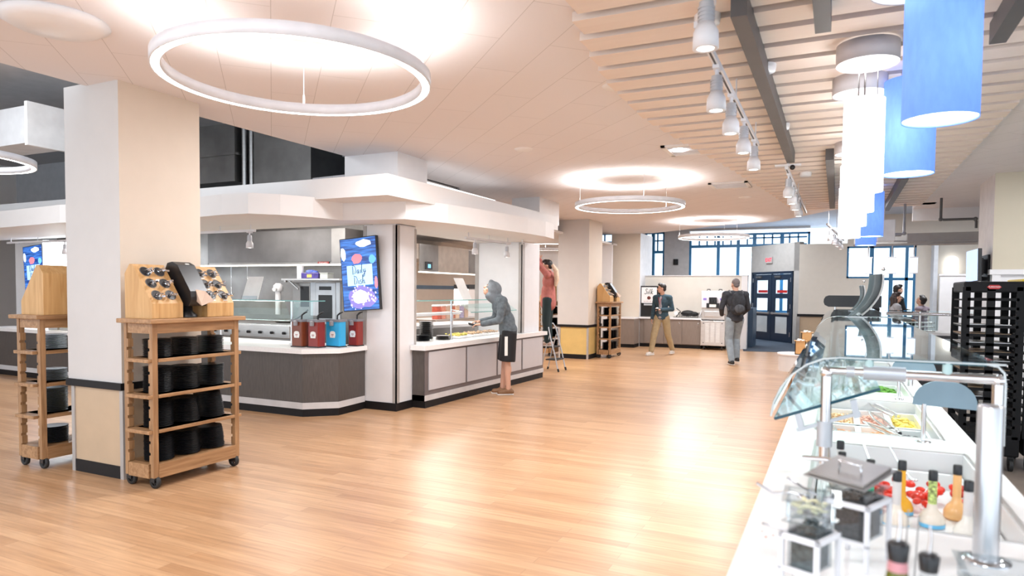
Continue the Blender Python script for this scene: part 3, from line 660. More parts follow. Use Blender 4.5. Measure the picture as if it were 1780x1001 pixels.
for (y, lb) in [(3.93, 'nearest blue fabric drum pendant at the top right'), (5.61, 'second blue fabric drum pendant, behind the nearest'), (11.5, 'third blue drum pendant, far along behind the white pendants'), (13.6, 'farthest blue drum pendant above the vestibule')]:
    pendant(.43, y, 2.45, .66, .165, PENB, lb, light=90 if y < 6 else 40)
for (x, y, lb) in [(.130, 5.07, 'nearest glowing white cylinder pendant'), (.13, 6.3, 'second glowing white cylinder pendant in the row'), (.12, 7.6, 'third glowing white cylinder pendant in the row'), (.11, 9.2, 'farthest glowing white cylinder pendant in the row')]:
    t = pendant(x, y, 2.27, .60, .122, GLOWW, lb, light=60)
for (x, y, lb) in [(.138, 4.97, 'nearer of two white drum ceiling canopies above the white pendants'), (.112, 5.70, 'farther of two white drum ceiling canopies above the white pendants'), (.29, 3.85, 'white drum ceiling canopy half hidden behind the nearest blue pendant'), (.12, 8.1, 'white drum ceiling canopy far along the pendant row')]:
    t = thing('drum_ceiling_lamp', lb, 'ceiling lamp', (x, y, 3.07))
    part('lamp_shade', mat('grey_white_shade', (.62, .60, .62), .6), t, lambda b: b.lathe([(.18, .003), (.185, 0), (.185, .125), (.18, .125)], n=36, cap=False))
    part('diffuser', mat('canopy_glow', (1, 1, 1), .6, emit=(1, .99, .97), es=1.25), t, lambda b: b.lathe([(.001, .006), (.182, .006)], n=36, cap=False))
solo('ceiling_box', FRAMEW, lambda b: b.box(.60, .86, 13.2, 13.6, 2.50, 2.86), 'white box fixture hanging beyond the far blue pendants', 'ceiling box', bevel=.01)
solo('rod', FRAMEW, lambda b: b.cyl((.7, 13.4, 2.86), (.7, 13.4, 3.28), .01), 'thin rod holding the white box fixture', 'rod')

# ================================================================ WOODEN CARTS
def cart(name, lab, loc, rz):
    # local: +x is the front (plates side), y along the length
    t = thing(name, lab, 'cart', loc, rz)
    Lh, Dh = .425, .17
    part('tabletop', OAKH, t, lambda b: b.box(-Dh - .03, Dh + .045, -Lh - .045, Lh + .045, 1.315, 1.35), bevel=.006)
    part('apron', OAKH, t, lambda b: (b.box(Dh - .03, Dh - .005, -Lh + .04, Lh - .04, 1.235, 1.315), b.box(-Dh + .005, -Dh + .03, -Lh + .04, Lh - .04, 1.235, 1.315), b.box(-Dh + .04, Dh - .04, -Lh + .005, -Lh + .03, 1.235, 1.315), b.box(-Dh + .04, Dh - .04, Lh - .03, Lh - .005, 1.235, 1.315)))
    for sx in (-1, 1):
        for sy in (-1, 1):
            def leg(b):
                x0, x1 = (Dh - .05, Dh) if sx > 0 else (-Dh, -Dh + .05)
                y0, y1 = (Lh - .045, Lh) if sy > 0 else (-Lh, -Lh + .045)
                # outer strip solid, inner strip notched
                xi0, xi1 = (x0, x0 + .016) if sx > 0 else (x1 - .016, x1)
                xo0, xo1 = (x0 + .016, x1) if sx > 0 else (x0, x1 - .016)
                b.box(xo0, xo1, y0, y1, .09, 1.315)
                z = .20
                while z < 1.2:
                    b.box(xi0, xi1, y0, y1, z, z + .068); z += .092
            part('leg', OAKV, t, leg)
    for z in (.47, .75, 1.035):
        part('shelf', OAKH, t, lambda b: (b.box(-Dh + .055, Dh - .006, -Lh - .035, Lh + .035, z - .028, z), b.box(-Dh + .0, Dh + .004, -Lh + .05, Lh - .05, z - .028, z)), bevel=.003)
    part('bottom_box', OAKH, t, lambda b: (b.box(-Dh + .051, Dh - .051, -Lh - .008, Lh + .008, .085, .195), b.box(-Dh - .006, Dh + .006, -Lh + .046, Lh - .046, .085, .195)))
    for sx in (-1, 1):
        for sy in (-1, 1):
            w = part('caster', BLACKR, t, lambda b: (b.lathe([(.030, -.014), (.050, -.014), (.052, 0), (.050, .014), (.030, .014), (.030, -.014)], (sx * (Dh - .03), sy * (Lh - .035), .052), 24, False, (0, 1, 0)), b.cyl((sx * (Dh - .03), sy * (Lh - .035) - .018, .052), (sx * (Dh - .03), sy * (Lh - .035) + .018, .052), .010),
                [b.obox((sx * (Dh - .03) + math.cos(a) * .022, sy * (Lh - .035), .052 + math.sin(a) * .022), (math.cos(a) * .014, 0, math.sin(a) * .014), (0, .004, 0), (-math.sin(a) * .004, 0, math.cos(a) * .004)) for a in [i * PI / 3 + .3 for i in range(6)]]))
            part('fork', BLACKP, w, lambda b: (b.box(sx * (Dh - .03) - .02, sx * (Dh - .03) + .02, sy * (Lh - .035) - .024, sy * (Lh - .035) - .019, .052, .09), b.box(sx * (Dh - .03) - .02, sx * (Dh - .03) + .02, sy * (Lh - .035) + .019, sy * (Lh - .035) + .024, .052, .09), b.box(sx * (Dh - .03) - .03, sx * (Dh - .03) + .03, sy * (Lh - .035) - .026, sy * (Lh - .035) + .026, .078, .088)))
    return t
CY, CX = 4.0, -5.0
carts = [cart('wooden_cart', 'wooden plate cart on black wheels right of the near pillar', (CX, CY, 0), 0)]
carts.append(dup(carts[0], (-6.39, 3.96, 0), PI, 'wooden plate cart standing half hidden left of the near pillar'))
carts.append(dup(carts[0], (-5.02, 16.02, 0), 0, 'wooden plate cart right of the middle pillar with the yellow panel'))
carts.append(dup(carts[0], (-6.42, 15.7, 0), PI, 'wooden plate cart behind the step ladder, left of the middle pillar'))
# cutlery boxes
SX0, SX1 = -.19, .10   # in cart x
def cutlery_box(lab, loc, rz, y0, y1, front=.14):
    t = thing('cutlery_box', lab, 'cutlery box', loc, rz)
    prof = [(-.185, 0), (-.185, .36), (-.125, .435), (-.09, .435), (front, .12), (front, 0)]
    b = MB(); b.prism(prof, y0, y1, 'y'); b.build('box_body', BAMB, t, bevel=.003)
    a, c = Vector((-.09, 0, .435)), Vector((front, 0, .12)); d = (c - a); L = d.length; d.normalize(); n = Vector((-d.z, 0, d.x)); n = n if n.z > 0 else -n
    holes = []
    for r_ in range(3):
        for q in range(2):
            p = a + d * (L * (.19 + .30 * r_)); yy = y0 + (y1 - y0) * (.28 + .44 * q)
            holes.append((p + Vector((0, yy, 0)), n))
            ps = p + Vector((0, yy, 0))
            cu = part('cup', mat('dark_cup', (.012, .012, .014), .3), t, lambda b: b.lathe([(.001, .0012), (.043, .0012)], ps, 24, False, n))
            part('cup_rim', mat('cup_rim_grey', (.16, .16, .16), .35, .6), cu, lambda b: b.lathe([(.0425, .001), (.0425, .004), (.0465, .004), (.0465, .0005)], ps, 24, False, n))
    return t, holes
cut_src = {}
def fork_mesh():
    b = MB(); b.tube([(0, 0, -.02), (0, 0, .02), (0, .002, .07)], [.003, .0035, .0055], 6); b.box(-.0085, .0085, -.001, .003, .066, .10); return b
def fill(holes, M, desc, cnt=7):
    rnd = random.Random(hash(desc) % 1000)
    for hi, (p, n) in enumerate(holes):
        for k in range(cnt):
            if 's' not in cut_src:
                o = fork_mesh().build('cutlery_handle', CHROME); cut_src['s'] = o
            else:
                o = cut_src['s'].copy(); COL.objects.link(o)
            a = rnd.random() * 6.28; rr = .026 * math.sqrt(rnd.random())
            u = Vector((0, 1, 0)); w = n.cross(u)
            base = p + u * (rr * math.cos(a)) - w * (rr * math.sin(a)) * .9 + n * .004
            dirv = (n + u * rnd.uniform(-.5, .5) + Vector((0, 0, -.55)) * rnd.uniform(.6, 1.3)).normalized()
            q = dirv.to_track_quat('Z', 'Y').to_matrix().to_4x4()
            o.matrix_world = M @ Matrix.Translation(base + dirv * -.012) @ q @ Matrix.Rotation(rnd.random() * 6, 4, 'Z') @ Matrix.Scale(.85, 4)
            o.name = 'cutlery_piece'
            hn = ['top left', 'top right', 'middle left', 'middle right', 'bottom left', 'bottom right'][hi]
            tag(o, 'cutlery in the %s hole, %s' % (hn, desc), 'cutlery', 'cutlery in %s hole, %s' % (hn, desc))
def dispenser(lab, loc, rz):
    t = thing('napkin_dispenser', lab, 'napkin dispenser', loc, rz)
    prof = [(-.135, .17), (-.15, .40), (-.12, .455), (-.06, .465), (.0, .44), (.155, .22), (.165, .15), (.13, .095), (-.02, .10), (-.10, .12)]
    part('dispenser_body', BLACKP, t, lambda b: b.prism(prof, -.085, .085, 'y'), bevel=.022)
    part('base', BLACKP, t, lambda b: (b.lathe([(.085, 0), (.085, .02), (.05, .05), (.045, .13)], (-.0, 0, 0), 24)))
    nb = part('napkin', mat('brown_napkin', (.60, .44, .34), .8), t, lambda b: b.add([(.15, -.03, .235), (.155, .065, .22), (.24, .075, .145), (.225, -.035, .105), (.15, -.025, .14), (.152, -.03, .229), (.157, .065, .214), (.242, .075, .139), (.227, -.035, .099), (.152, -.025, .134)],
        [(0, 1, 2, 3, 4), (9, 8, 7, 6, 5), (0, 5, 6, 1), (1, 6, 7, 2), (2, 7, 8, 3), (3, 8, 9, 4), (4, 9, 5, 0)], False))
    part('emblem', LABELW, t, lambda b: b.obox((-.01, .02, .447), (.005, 0, -.0035), (0, .018, 0), (.001, 0, .0012)))
    return t
zt = 1.351
for (loc, rz, ds, full) in [((CX, CY, zt), 0, 'near wooden cart', 1), ((-6.39, 3.96, zt), PI, 'left wooden cart', 0), ((-5.02, 16.02, zt), 0, 'cart by the middle pillar', 0), ((-6.42, 15.7, zt), PI, 'cart behind the step ladder', 0)]:
    M = Matrix.Translation(loc) @ Matrix.Rotation(rz, 4, 'Z')
    t1, h1 = cutlery_box('bamboo cutlery box with six holes, nearer end of the ' + ds, loc, rz, -.40 if rz == 0 else .12, -.12 if rz == 0 else .40)
    if full or 'middle' in ds: fill(h1, M, 'nearer bamboo box on the ' + ds, 7 if full else 4)
    if rz == 0:
        t2, h2 = cutlery_box('bamboo cutlery box with six holes, far end of the ' + ds, loc, rz, .12, .40)
        if full: fill(h2, M, 'farther bamboo box on the ' + ds, 8)
        dispenser('black napkin dispenser with brown napkin, on the %s' % ds, M @ Vector((.03, 0, 0)), rz)
        if full: [part('name_strip', LABELW, t2, lambda b: b.obox(p + n * .001 + Vector((.033, 0, -.045)), (0, .022, 0), (.003, 0, -.004), n * .0008)) for p, n in h2]
# plates
bp = MB(); bp.lathe([(.055, 0), (.066, .003), (.107, .006), (.1135, .0085), (.112, .0105), (.104, .0095), (.066, .0065), (.001, .005)], n=12, smooth=False)
ORD_ = 'first second third fourth fifth sixth seventh eighth ninth tenth eleventh twelfth thirteenth fourteenth fifteenth sixteenth seventeenth eighteenth nineteenth twentieth twenty-first twenty-second twenty-third'.split()
plate0 = bp.build('black_plate', PLATE); used = [0]; PCOUNT = [0]
def plates(M, n, lean, desc, loose=0):
    rnd = random.Random(len(desc) * 7 + n)
    for i in range(n):
        if used[0] == 0: o = plate0; used[0] = 1
        else: o = plate0.copy(); COL.objects.link(o)
        f = (i / max(n, 1)) ** 2
        o.matrix_world = M @ Matrix.Translation((lean[0] * f + rnd.uniform(-.002, .002), lean[1] * f + rnd.uniform(-.002, .002), i * .0122)) @ Matrix.Rotation(lean[1] * f * -1.2, 4, 'X') @ Matrix.Rotation(.3, 4, 'Z')
        q = n - 1 - i
        tag(o, ('topmost black plate, ' if q == 0 else ORD_[q] + ' black plate from the top, ') + desc.replace('the ', '', 1), 'plate', 'plates in ' + desc)
        PCOUNT[0] += 1
M1 = Matrix.Translation((CX, CY, 0))
SH = [(1.036, 'top shelf'), (.751, 'second shelf'), (.471, 'third shelf'), (.196, 'bottom shelf')]
CNT = [(12, 12, 12), (17, 16, 15), (18, 17, 18), (18, 17, 16)]
LEAN = [[(0, 0)] * 3, [(0, 0)] * 3, [(0, 0), (0, -.015), (0, -.045)], [(0, 0), (0, -.02), (0, -.03)]]
for (z, sn), cn, ln in zip(SH, CNT, LEAN):
    for j, (pos, y) in enumerate((('left', -.265), ('middle', -.01), ('right', .245))):
        plates(M1 @ Matrix.Translation((.02, y, z + .001)), cn[j], ln[j], 'the %s stack, %s, near cart' % (pos, sn))
M2 = Matrix.Translation((-6.39, 3.96, 0)) @ Matrix.Rotation(PI, 4, 'Z')
for (z, sn), cn in zip(SH, (11, 9, 18, 12)):
    plates(M2 @ Matrix.Translation((.0, .22, z + .001)), cn, (0, 0), 'the front stack, %s, left cart' % sn)
# bowls: the rest of the crockery on the far carts, a few px each
def far_stacks(cx, cy, rz, desc):
    M = Matrix.Translation((cx, cy, 0)) @ Matrix.Rotation(rz, 4, 'Z')
    out = []
    for (z, sn) in SH:
        for y in (-.25, 0, .25):
            for i in range(12):
                q = M @ Vector((.02, y, z + .001 + i * .0145)); out.append(q)
    return out
allp = far_stacks(-5.02, 16.02, 0, '') + far_stacks(-6.42, 15.7, PI, '')
b = MB()
for q in allp: b.lathe([(.06, 0), (.108, .010), (.112, .0142)], q, 8, True, None, False)
tag(b.build('black_plate', PLATE), 'stacks of black plates on the two far carts by the middle pillar', 'plates', kind='stuff')

# ================================================================ MENU SCREENS
SCR_BLUE = mat('screen_blue', (.01, .04, .16), .15, var=.5, scale=3, stretch=(1, 1, 12), emit=(.012, .09, .50), es=1.15)
_nt = SCR_BLUE.node_tree; _r = _nt.nodes.new('ShaderNodeValToRGB'); _n = [n for n in _nt.nodes if n.type == 'TEX_NOISE'][0]
_r.color_ramp.elements[0].position = .38; _r.color_ramp.elements[0].color = (.004, .03, .20, 1); _r.color_ramp.elements[1].position = .68; _r.color_ramp.elements[1].color = (.06, .26, .80, 1)
_nt.links.new(_n.outputs[0], _r.inputs[0]); _nt.links.new(_r.outputs[0], _nt.nodes['Principled BSDF'].inputs['Emission Color'])
def em(name, c, e=1.0): return mat(name, c, .3, var=.1, emit=c, es=e)
S_PALE, S_PINK, S_WHITE, S_INK, S_CYAN = em('screen_pale', (.42, .66, .92), .9), em('screen_coral', (.95, .22, .28), .8), em('screen_white', (.75, .88, 1.), 1.), em('screen_ink', (.004, .02, .10), 1), em('screen_cyan', (.12, .40, .85), 1)
DAILY = [[(0, .8), (.02, 0), (.30, .1), (.38, .5), (.25, .8), (-.08, .92)], [(.72, .4), (.55, .35), (.5, .1), (.62, .02), (.72, .38), (.74, .05), (.84, .1)], [(.95, .38), (.93, .08), (1.02, .05)], [(.97, .55), (.975, .58)], [(1.12, .95), (1.08, .1), (1.18, .05)], [(1.28, .4), (1.3, .12), (1.46, .12), (1.5, .42), (1.42, -.3), (1.25, -.35), (1.3, -.15), (1.6, .2)]]
DISH = [[(0, .8), (.02, 0), (.30, .1), (.38, .5), (.25, .8), (-.08, .92)], [(.58, .4), (.56, .05), (.64, .04)], [(.6, .58), (.605, .62)], [(.95, .4), (.8, .42), (.78, .28), (.92, .2), (.9, .02), (.74, .02)], [(1.1, .95), (1.08, .02), (1.12, .3), (1.26, .38), (1.3, .02), (1.4, .04)]]
def menu_screen(lab, loc, rot, w=.60, h=.97):
    t = thing('menu_screen', lab, 'screen', loc); t.rotation_euler = rot
    part('bezel', BLACKP, t, lambda b: b.box(-w / 2, w / 2, 0, .05, -h / 2, h / 2), bevel=.003)
    part('display', SCR_BLUE, t, lambda b: b.box(-w / 2 + .012, w / 2 - .012, -.002, 0, -h / 2 + .012, h / 2 - .012))
    part('mount', STEELD, t, lambda b: b.box(-.12, .12, .05, .10, -.15, .15))
    def blob(nm, m, cx, cz, rx, rz_, k=10, seed=1, y=-.003):
        rnd = random.Random(seed)
        part(nm, m, t, lambda b: b.prism([(max(-w / 2 + .014, min(w / 2 - .014, cx + rx * math.cos(a) * rnd.uniform(.8, 1.1))), cz + rz_ * math.sin(a) * rnd.uniform(.8, 1.1)) for a in [2 * PI * i / k for i in range(k)]], y, y + .0012, 'y'))
    blob('picture_bread', S_WHITE, .10, .40, .13, .05, 12, 3); blob('picture_bread', S_WHITE, -.25, .28, .05, .09, 9, 4)
    blob('picture_tomato', S_PINK, -.03, .20, .09, .07, 14, 5); blob('picture_leaf', S_CYAN, .22, .18, .06, .06, 9, 6); blob('picture_tomato', S_PINK, .265, -.13, .03, .08, 10, 6)
    blob('picture_bowl', em('screen_violet', (.20, .16, .55), 1), .02, -.31, .25, .155, 22, 8); blob('picture_bowl', S_WHITE, .0, -.30, .14, .095, 16, 9, -.004)
    rnd = random.Random(5)
    def bits(b):
        for i in range(34):
            a = rnd.random() * 6.28; rr = rnd.uniform(.10, .26); x, z = rr * math.cos(a), -.31 + rr * .62 * math.sin(a); s = rnd.uniform(.008, .02)
            if z - s < -h / 2 + .015 or abs(x) > w / 2 - .03: continue
            b.prism([(x + s * math.cos(q), z + s * math.sin(q)) for q in (0.3, 1.6, 2.7, 3.9, 5.2)], -.0045, -.003, 'y')
    part('picture_toppings', em('screen_lilac', (.62, .55, .85), 1), t, bits)
    cd_ = part('title_card', S_PALE, t, lambda b: b.box(-.20, .215, -.005, -.0035, -.15, .12))
    def wr(b): strokes(b, DAILY, (-.105, -.006, .0), (1, 0, .04), (.03, 0, 1), .135, .0045); strokes(b, DISH, (-.085, -.006, -.135), (1, 0, .04), (.03, 0, 1), .125, .0045)
    part('title', S_INK, cd_, wr)
    return t
menu_screen('blue portrait menu screen reading Daily Dish on the white kiosk wall', (-5.70, 7.24, 1.80), (0, math.radians(-4.5), math.radians(0)))
menu_screen('blue Daily Dish menu screen seen at the far left, beyond the near pillar', (-13.65, 7.665, 1.88), (0, math.radians(-4.5), 0))
# ================================================================ GRILL STATION
def pump(name, lab, x, y, body, w=.088, h=.345, cat='condiment pump'):
    t = thing('condiment_pump', lab, cat, (x, y, .851))
    part('tank', body, t, lambda b: b.prism([(-w, -.11), (w, -.11), (w, .02), (-w, .02)], .012, h - .02), bevel=.015)
    part('base', BLACKP, t, lambda b: b.box(-w - .008, w + .008, -.12, .03, 0, .014), bevel=.004)
    part('lid', mat('smoky_lid', (.20, .20, .22), .25), t, lambda b: b.prism([(-w - .006, -.12), (w + .006, -.12), (w + .006, .03), (-w - .006, .03)], h - .02, h + .01), bevel=.006)
    part('spout', mat('spout_grey', (.28, .27, .29), .3), t, lambda b: (b.box(-.022, .022, -.15, -.11, h - .07, h - .005),), bevel=.006)
    part('lever', BLACKP, t, lambda b: b.tube([(0, -.02, h), (.0, -.015, h + .06), (.03, -.0, h + .09), (.07, .01, h + .105)], [.011, .011, .012, .006], 8))
    part('badge', LABELW, t, lambda b: b.prism([(-.038, .12), (.038, .12), (.047, .16), (.038, .195), (.015, .205), (-.015, .205), (-.038, .195), (-.047, .16)], -.113, -.1095, 'y'))
    part('badge_mark', mat('badge_ink', (.35, .12, .12), .5), t, lambda b: (b.box(-.02, .02, -.1145, -.113, .155, .165), b.box(-.013, .013, -.1145, -.113, .14, .146)))
    return t
pump('p', 'brown-red condiment pump with white badge, leftmost on the grill counter', -6.235, 6.76, BROWNR)
pump('p', 'dark red condiment pump with white badge, second from the left', -6.00, 6.80, mat('ketchup_red', (.24, .022, .015), .28))
pump('p', 'sky blue condiment pump between the red ones', -5.855, 7.0, CYAN, .115)
pump('p', 'dark red condiment pump standing nearest the white wall, right of the blue one', -5.725, 7.24, mat('ketchup_red', (.24, .022, .015), .28), .075)
g = thing('sneeze_guard', 'flat glass sneeze guard on thin steel posts at the grill counter', 'sneeze guard', (0, 0, 0))
part('top_pane', GLASS, g, lambda b: b.box(-9.3, -6.2, 6.85, 7.15, 1.432, 1.442))
part('front_pane', GLASS, g, lambda b: b.obox((-7.9, 6.84, 1.30), (1.34, 0, 0), (0, .004, .002), (0, -.06, .13)))
part('pane_edge', G_EDGE2, g, lambda b: (b.box(-9.3, -6.2, 6.845, 6.85, 1.431, 1.443), b.box(-6.205, -6.2, 6.85, 7.15, 1.431, 1.443)))
for x in (-6.58, -7.9, -9.2):
    part('post', CHROME, g, lambda b: (b.cyl((x, 6.93, .852), (x, 6.93, 1.43), .018), b.lathe([(.04, .852), (.04, .862)], (x, 6.93, 0), 16)))
part('shelf_bar', CHROME, g, lambda b: b.cyl((-9.2, 6.93, 1.10), (-6.58, 6.93, 1.10), .009))
part('side_pane', GLASS, g, lambda b: b.box(-6.56, -6.22, 6.93, 6.938, 1.0, 1.43))
gr = thing('grill_range', 'stainless grill with a row of black control knobs behind the glass guard', 'grill', (-8.45, 8.0, 0))
part('body', STEEL, gr, lambda b: (b.box(-.95, .80, .06, .66, 0, 1.02), b.box(-.95, .80, .0, .06, .82, 1.03)), bevel=.005)
part('cooktop', STEELD, gr, lambda b: (b.box(-.93, .78, .08, .64, 1.02, 1.05), b.box(-.95, .80, .62, .66, 1.02, 1.16)))
for i in range(7):
    part('knob', BLACKP, gr, lambda b: (b.cyl((-.80 + i * .25, 0, .905), (-.80 + i * .25, -.035, .905), .022), b.box(-.806 + i * .25, -.794 + i * .25, -.042, -.03, .885, .925)))
part('drip_slot', BLACKP, gr, lambda b: (b.box(-.85, -.05, .05, .059, .70, .78), b.box(.05, .70, .05, .059, .70, .78)))
pn = thing('frying_pan', 'dark flat pan and its handle lying on the grill top', 'pan', (-8.05, 8.35, 1.052))
part('pan_body', STEELD, pn, lambda b: b.lathe([(.001, .004), (.15, .004), (.20, .05), (.205, .05), (.155, 0), (.001, 0)], n=24))
part('handle', BLACKP, pn, lambda b: b.tube([(.18, 0, .045), (.33, -.02, .11), (.50, -.05, .21)], .012, 8))
hd = thing('extractor_hood', 'long stainless extractor hood over the grill station', 'extractor hood', (-8.99, 9.0, 2.0))
part('front_face', mat('dark_steel', (.20, .195, .195), .45, .9, var=.2, scale=2), hd, lambda b: b.box(-1.6, 1.32, 0, .012, .06, .61))
part('side_panel', STEELD, hd, lambda b: (b.box(1.32, 1.60, .0, .012, .0, .61), b.box(1.6, 1.61, 0, .49, 0, .61))); part('side_panel', STEELD, hd, lambda b: b.box(-3.2, -1.6, 0, .012, 0, .61))
part('canopy_body', STEELD, hd, lambda b: (b.box(-3.2, 1.60, .012, .49, .3, .61), b.box(-3.2, 1.6, .012, .05, .02, .3)))
part('light_tube', mat('tube_glow', (1, .97, .9), .4, emit=(1, .95, .85), es=2.5), hd, lambda b: b.cyl((-3.1, -.01, .005), (1.55, -.01, .005), .014, n=8))
ps = part('warning_plate', mat('plate_red', (.30, .05, .045), .4), hd, lambda b: b.box(1.03, 1.27, -.006, 0, .0 + .01, .06))
text('lettering', 'CaptiveAire', .038, LABELW, ps, (1.15, -.0065, .036), (PI / 2, 0, 0), .0004)
for x, l, lb in ((-9.55, .24, 'right of two thin hooks hanging from the hood light tube'), (-9.95, .50, 'left of two thin rods hanging from the hood light tube')):
    solo('hook', CHROME, lambda b: b.tube([(x, 8.96, 2.0), (x, 8.96, 2.0 - l), (x + .03, 8.96, 2.0 - l - .04), (x + .07, 8.96, 2.0 - l + .01)], .006, 6), lb, 'hook')
ov = thing('combi_oven', 'tall stainless oven with two dark glass doors under a shelf', 'oven', (-7.72, 8.7, 0))
part('oven_body', STEELD, ov, lambda b: (b.box(-.52, .52, 0, .75, .0, 1.70),), bevel=.006)
part('side_post', GREYM, ov, lambda b: b.box(-.11, .0, -.03, 0, .9, 1.70)); part('side_post', GREYM, ov, lambda b: b.box(.42, .50, -.03, 0, .9, 1.70))
dr = part('oven_door', GREYM, ov, lambda b: b.box(.01, .42, -.045, 0, 1.02, 1.70), bevel=.01)
part('door_window', BLACKP, dr, lambda b: b.box(.075, .36, -.05, -.045, 1.12, 1.50), bevel=.01)
part('display', BLACKP, dr, lambda b: b.box(.09, .34, -.05, -.045, 1.58, 1.64))
d2 = part('oven_door', STEELD, ov, lambda b: b.box(-.50, -.12, -.03, 0, 1.05, 1.70), bevel=.01)
part('door_window', BLACKP, d2, lambda b: b.box(-.32, -.14, -.036, -.03, 1.30, 1.64))
solo('steel_shelf', STEEL, lambda b: (b.box(-8.32, -7.1, 8.52, 9.2, 1.735, 1.765), b.box(-8.30, -8.26, 8.56, 8.6, 1.705, 1.735), b.obox((-8.12, 8.6, 1.66), (.10, 0, -.07), (0, .01, 0), (.006, 0, .008))), 'steel shelf on top of the oven', 'shelf')
bx = thing('wrap_box', 'crumpled blue, purple and yellow package on the shelf above the oven', 'package', (-7.87, 8.75, 1.766))
part('carton', mat('purple_carton', (.06, .04, .22), .3, var=.4, scale=20), bx, lambda b: b.box(-.19, .19, -.06, .08, 0, .10), bevel=.01)
part('film', mat('blue_film', (.10, .16, .60), .25, var=.4, scale=15), bx, lambda b: (b.ball((-.02, 0, .115), (.10, .06, .035)), b.ball((.07, 0, .105), (.06, .05, .03))))
part('print_patch', mat('yellow_print', (.75, .55, .12), .4), bx, lambda b: b.box(-.05, .05, -.063, -.06, .02, .07))
solo('canister', WHITE2, lambda b: b.lathe([(.055, 0), (.057, .21), (.05, .225), (.001, .225)], (-8.09, 8.72, 1.766), 20), 'tall white canister on the shelf beside the purple package', 'canister')
solo('tub', mat('tub_white', (.55, .58, .55), .4), lambda b: (b.box(-7.62, -7.46, 8.66, 8.8, 1.766, 1.85), b.box(-7.63, -7.45, 8.65, 8.81, 1.85, 1.862)), 'small pale tub on the shelf, right of the purple package', 'tub', bevel=.005)
pp = thing('menu_holder', 'white sheet in a slanted holder standing on the grill guard', 'sign holder', (-7.46, 7.05, 1.443))
part('sheet', mat('white_paper', (.82, .80, .79), .6), pp, lambda b: b.add([(-.17, 0, 0), (.14, 0, 0), (.22, .03, .32), (-.07, .03, .32), (-.17, .006, 0), (.14, .006, 0), (.22, .036, .32), (-.07, .036, .32)], [(0, 1, 2, 3), (7, 6, 5, 4), (0, 4, 5, 1), (1, 5, 6, 2), (2, 6, 7, 3), (3, 7, 4, 0)], False))
part('holder_edge', ACRYL, pp, lambda b: b.box(-.16, .13, -.02, .0, 0, .05))
fc = thing('white_pipe', 'white capped pipe rising behind the grill guard', 'pipe', (-8.78, 8.92, 1.05))
part('tube', WHITE2, fc, lambda b: b.cyl((0, 0, -1.05), (0, 0, .52), .05)); part('cap', WHITE2, fc, lambda b: (b.lathe([(.07, .50), (.085, .53), (.08, .60), (.04, .64), (.001, .64)], n=18), b.cyl((.0, 0, .56), (.02, -.12, .53), .035)))
# ================================================================ LEFT EDGE STATION
t = thing('drink_dispenser', 'pair of clear juice bowls with yellow drink at the far left edge', 'drink dispenser', (-11.95, 7.25, .85))
for i, x in enumerate((-.22, .10)):
    part('juice_tank', mat('yellow_juice', (.85, .62, .03), .15, emit=(.9, .6, .0), es=.12), t, lambda b: b.box(x - .12, x + .12, -.1, .12, .06, .34), bevel=.01)
    part('tank_lid', ACRYL, t, lambda b: b.box(x - .125, x + .125, -.105, .125, .34, .56))
    part('frame', STEEL, t, lambda b: (b.box(x - .13, x + .13, -.12, .13, 0, .05), b.box(x - .13, x - .12, -.11, -.10, .05, .58), b.box(x + .12, x + .13, -.11, -.10, .05, .58), b.box(x - .13, x + .13, -.11, -.10, .56, .58)))
solo('tray', mat('orange_tray', (.75, .28, .08), .4), lambda b: b.box(-10.6, -9.9, 6.85, 7.15, .851, .875), 'orange-edged tray on the counter behind the left cart', 'tray', bevel=.006)
solo('light_column', mat('glow_panel', (.8, .9, 1), .5, emit=(.85, .93, 1), es=1.4), lambda b: b.lathe([(.20, .86), (.20, 2.42), (.001, 2.42)], (-12.75, 7.55, 0), 24), 'glowing white column at the far left edge beside the small menu screen', 'light column')
r = sempty('wall_left_station', 'pale kiosk wall with steel strips seen left of the near pillar')
part('wall_block', WHITE2, r, lambda b: (b.box(-13.3, -12.85, 7.76, 8.0, 0, 2.46), b.box(-11.7, -11.35, 7.76, 8.1, 0, 2.46), b.box(-14.4, -13.3, 7.76, 7.95, 0, 2.46)))
part('steel_strip', STEEL, r, lambda b: (b.box(-12.86, -12.80, 7.75, 7.78, .86, 2.44), b.box(-11.72, -11.64, 7.74, 7.77, .86, 2.44)))
track(-13.4, 7.1, -11.6, 7.1, 2.37, 'small steel track under the canopy at the far left')
spot_head(-11.75, 7.1, 2.36, 'spotlight under the canopy at the far left, beside the near pillar', .8)

# ================================================================ SERVING WINDOW
g = thing('sneeze_guard', 'two-level glass sneeze guard on thin posts at the serving window', 'sneeze guard', (0, 0, 0))
part('top_pane', GLASS, g, lambda b: b.box(-5.62, -5.22, 7.95, 10.7, 1.44, 1.45))
part('lower_pane', GLASS, g, lambda b: b.obox((-5.16, 9.95, 1.32), (0, .82, 0), (.10, 0, -.06), (.002, 0, .004)))
part('pane_edge', G_EDGE2, g, lambda b: (b.box(-5.22, -5.214, 7.95, 10.7, 1.438, 1.452), b.box(-5.064, -5.058, 9.13, 10.77, 1.252, 1.264), b.box(-5.62, -5.22, 7.944, 7.95, 1.438, 1.452)))
for y in (8.9, 10.55):
    part('post', CHROME, g, lambda b: (b.cyl((-5.28, y, .852), (-5.28, y, 1.44), .016), b.lathe([(.035, .852), (.035, .86)], (-5.28, y, 0), 14), b.cyl((-5.28, y, 1.30), (-5.08, y, 1.27), .008)))
hd = thing('extractor_hood', 'stainless extractor hood seen through the serving window', 'extractor hood', (-9.0, 14.08, 2.04))
part('front_face', mat('warm_steel', (.62, .55, .48), .3, 1., var=.1), hd, lambda b: b.box(-.01, 0, .45, 2.0, .02, .66))
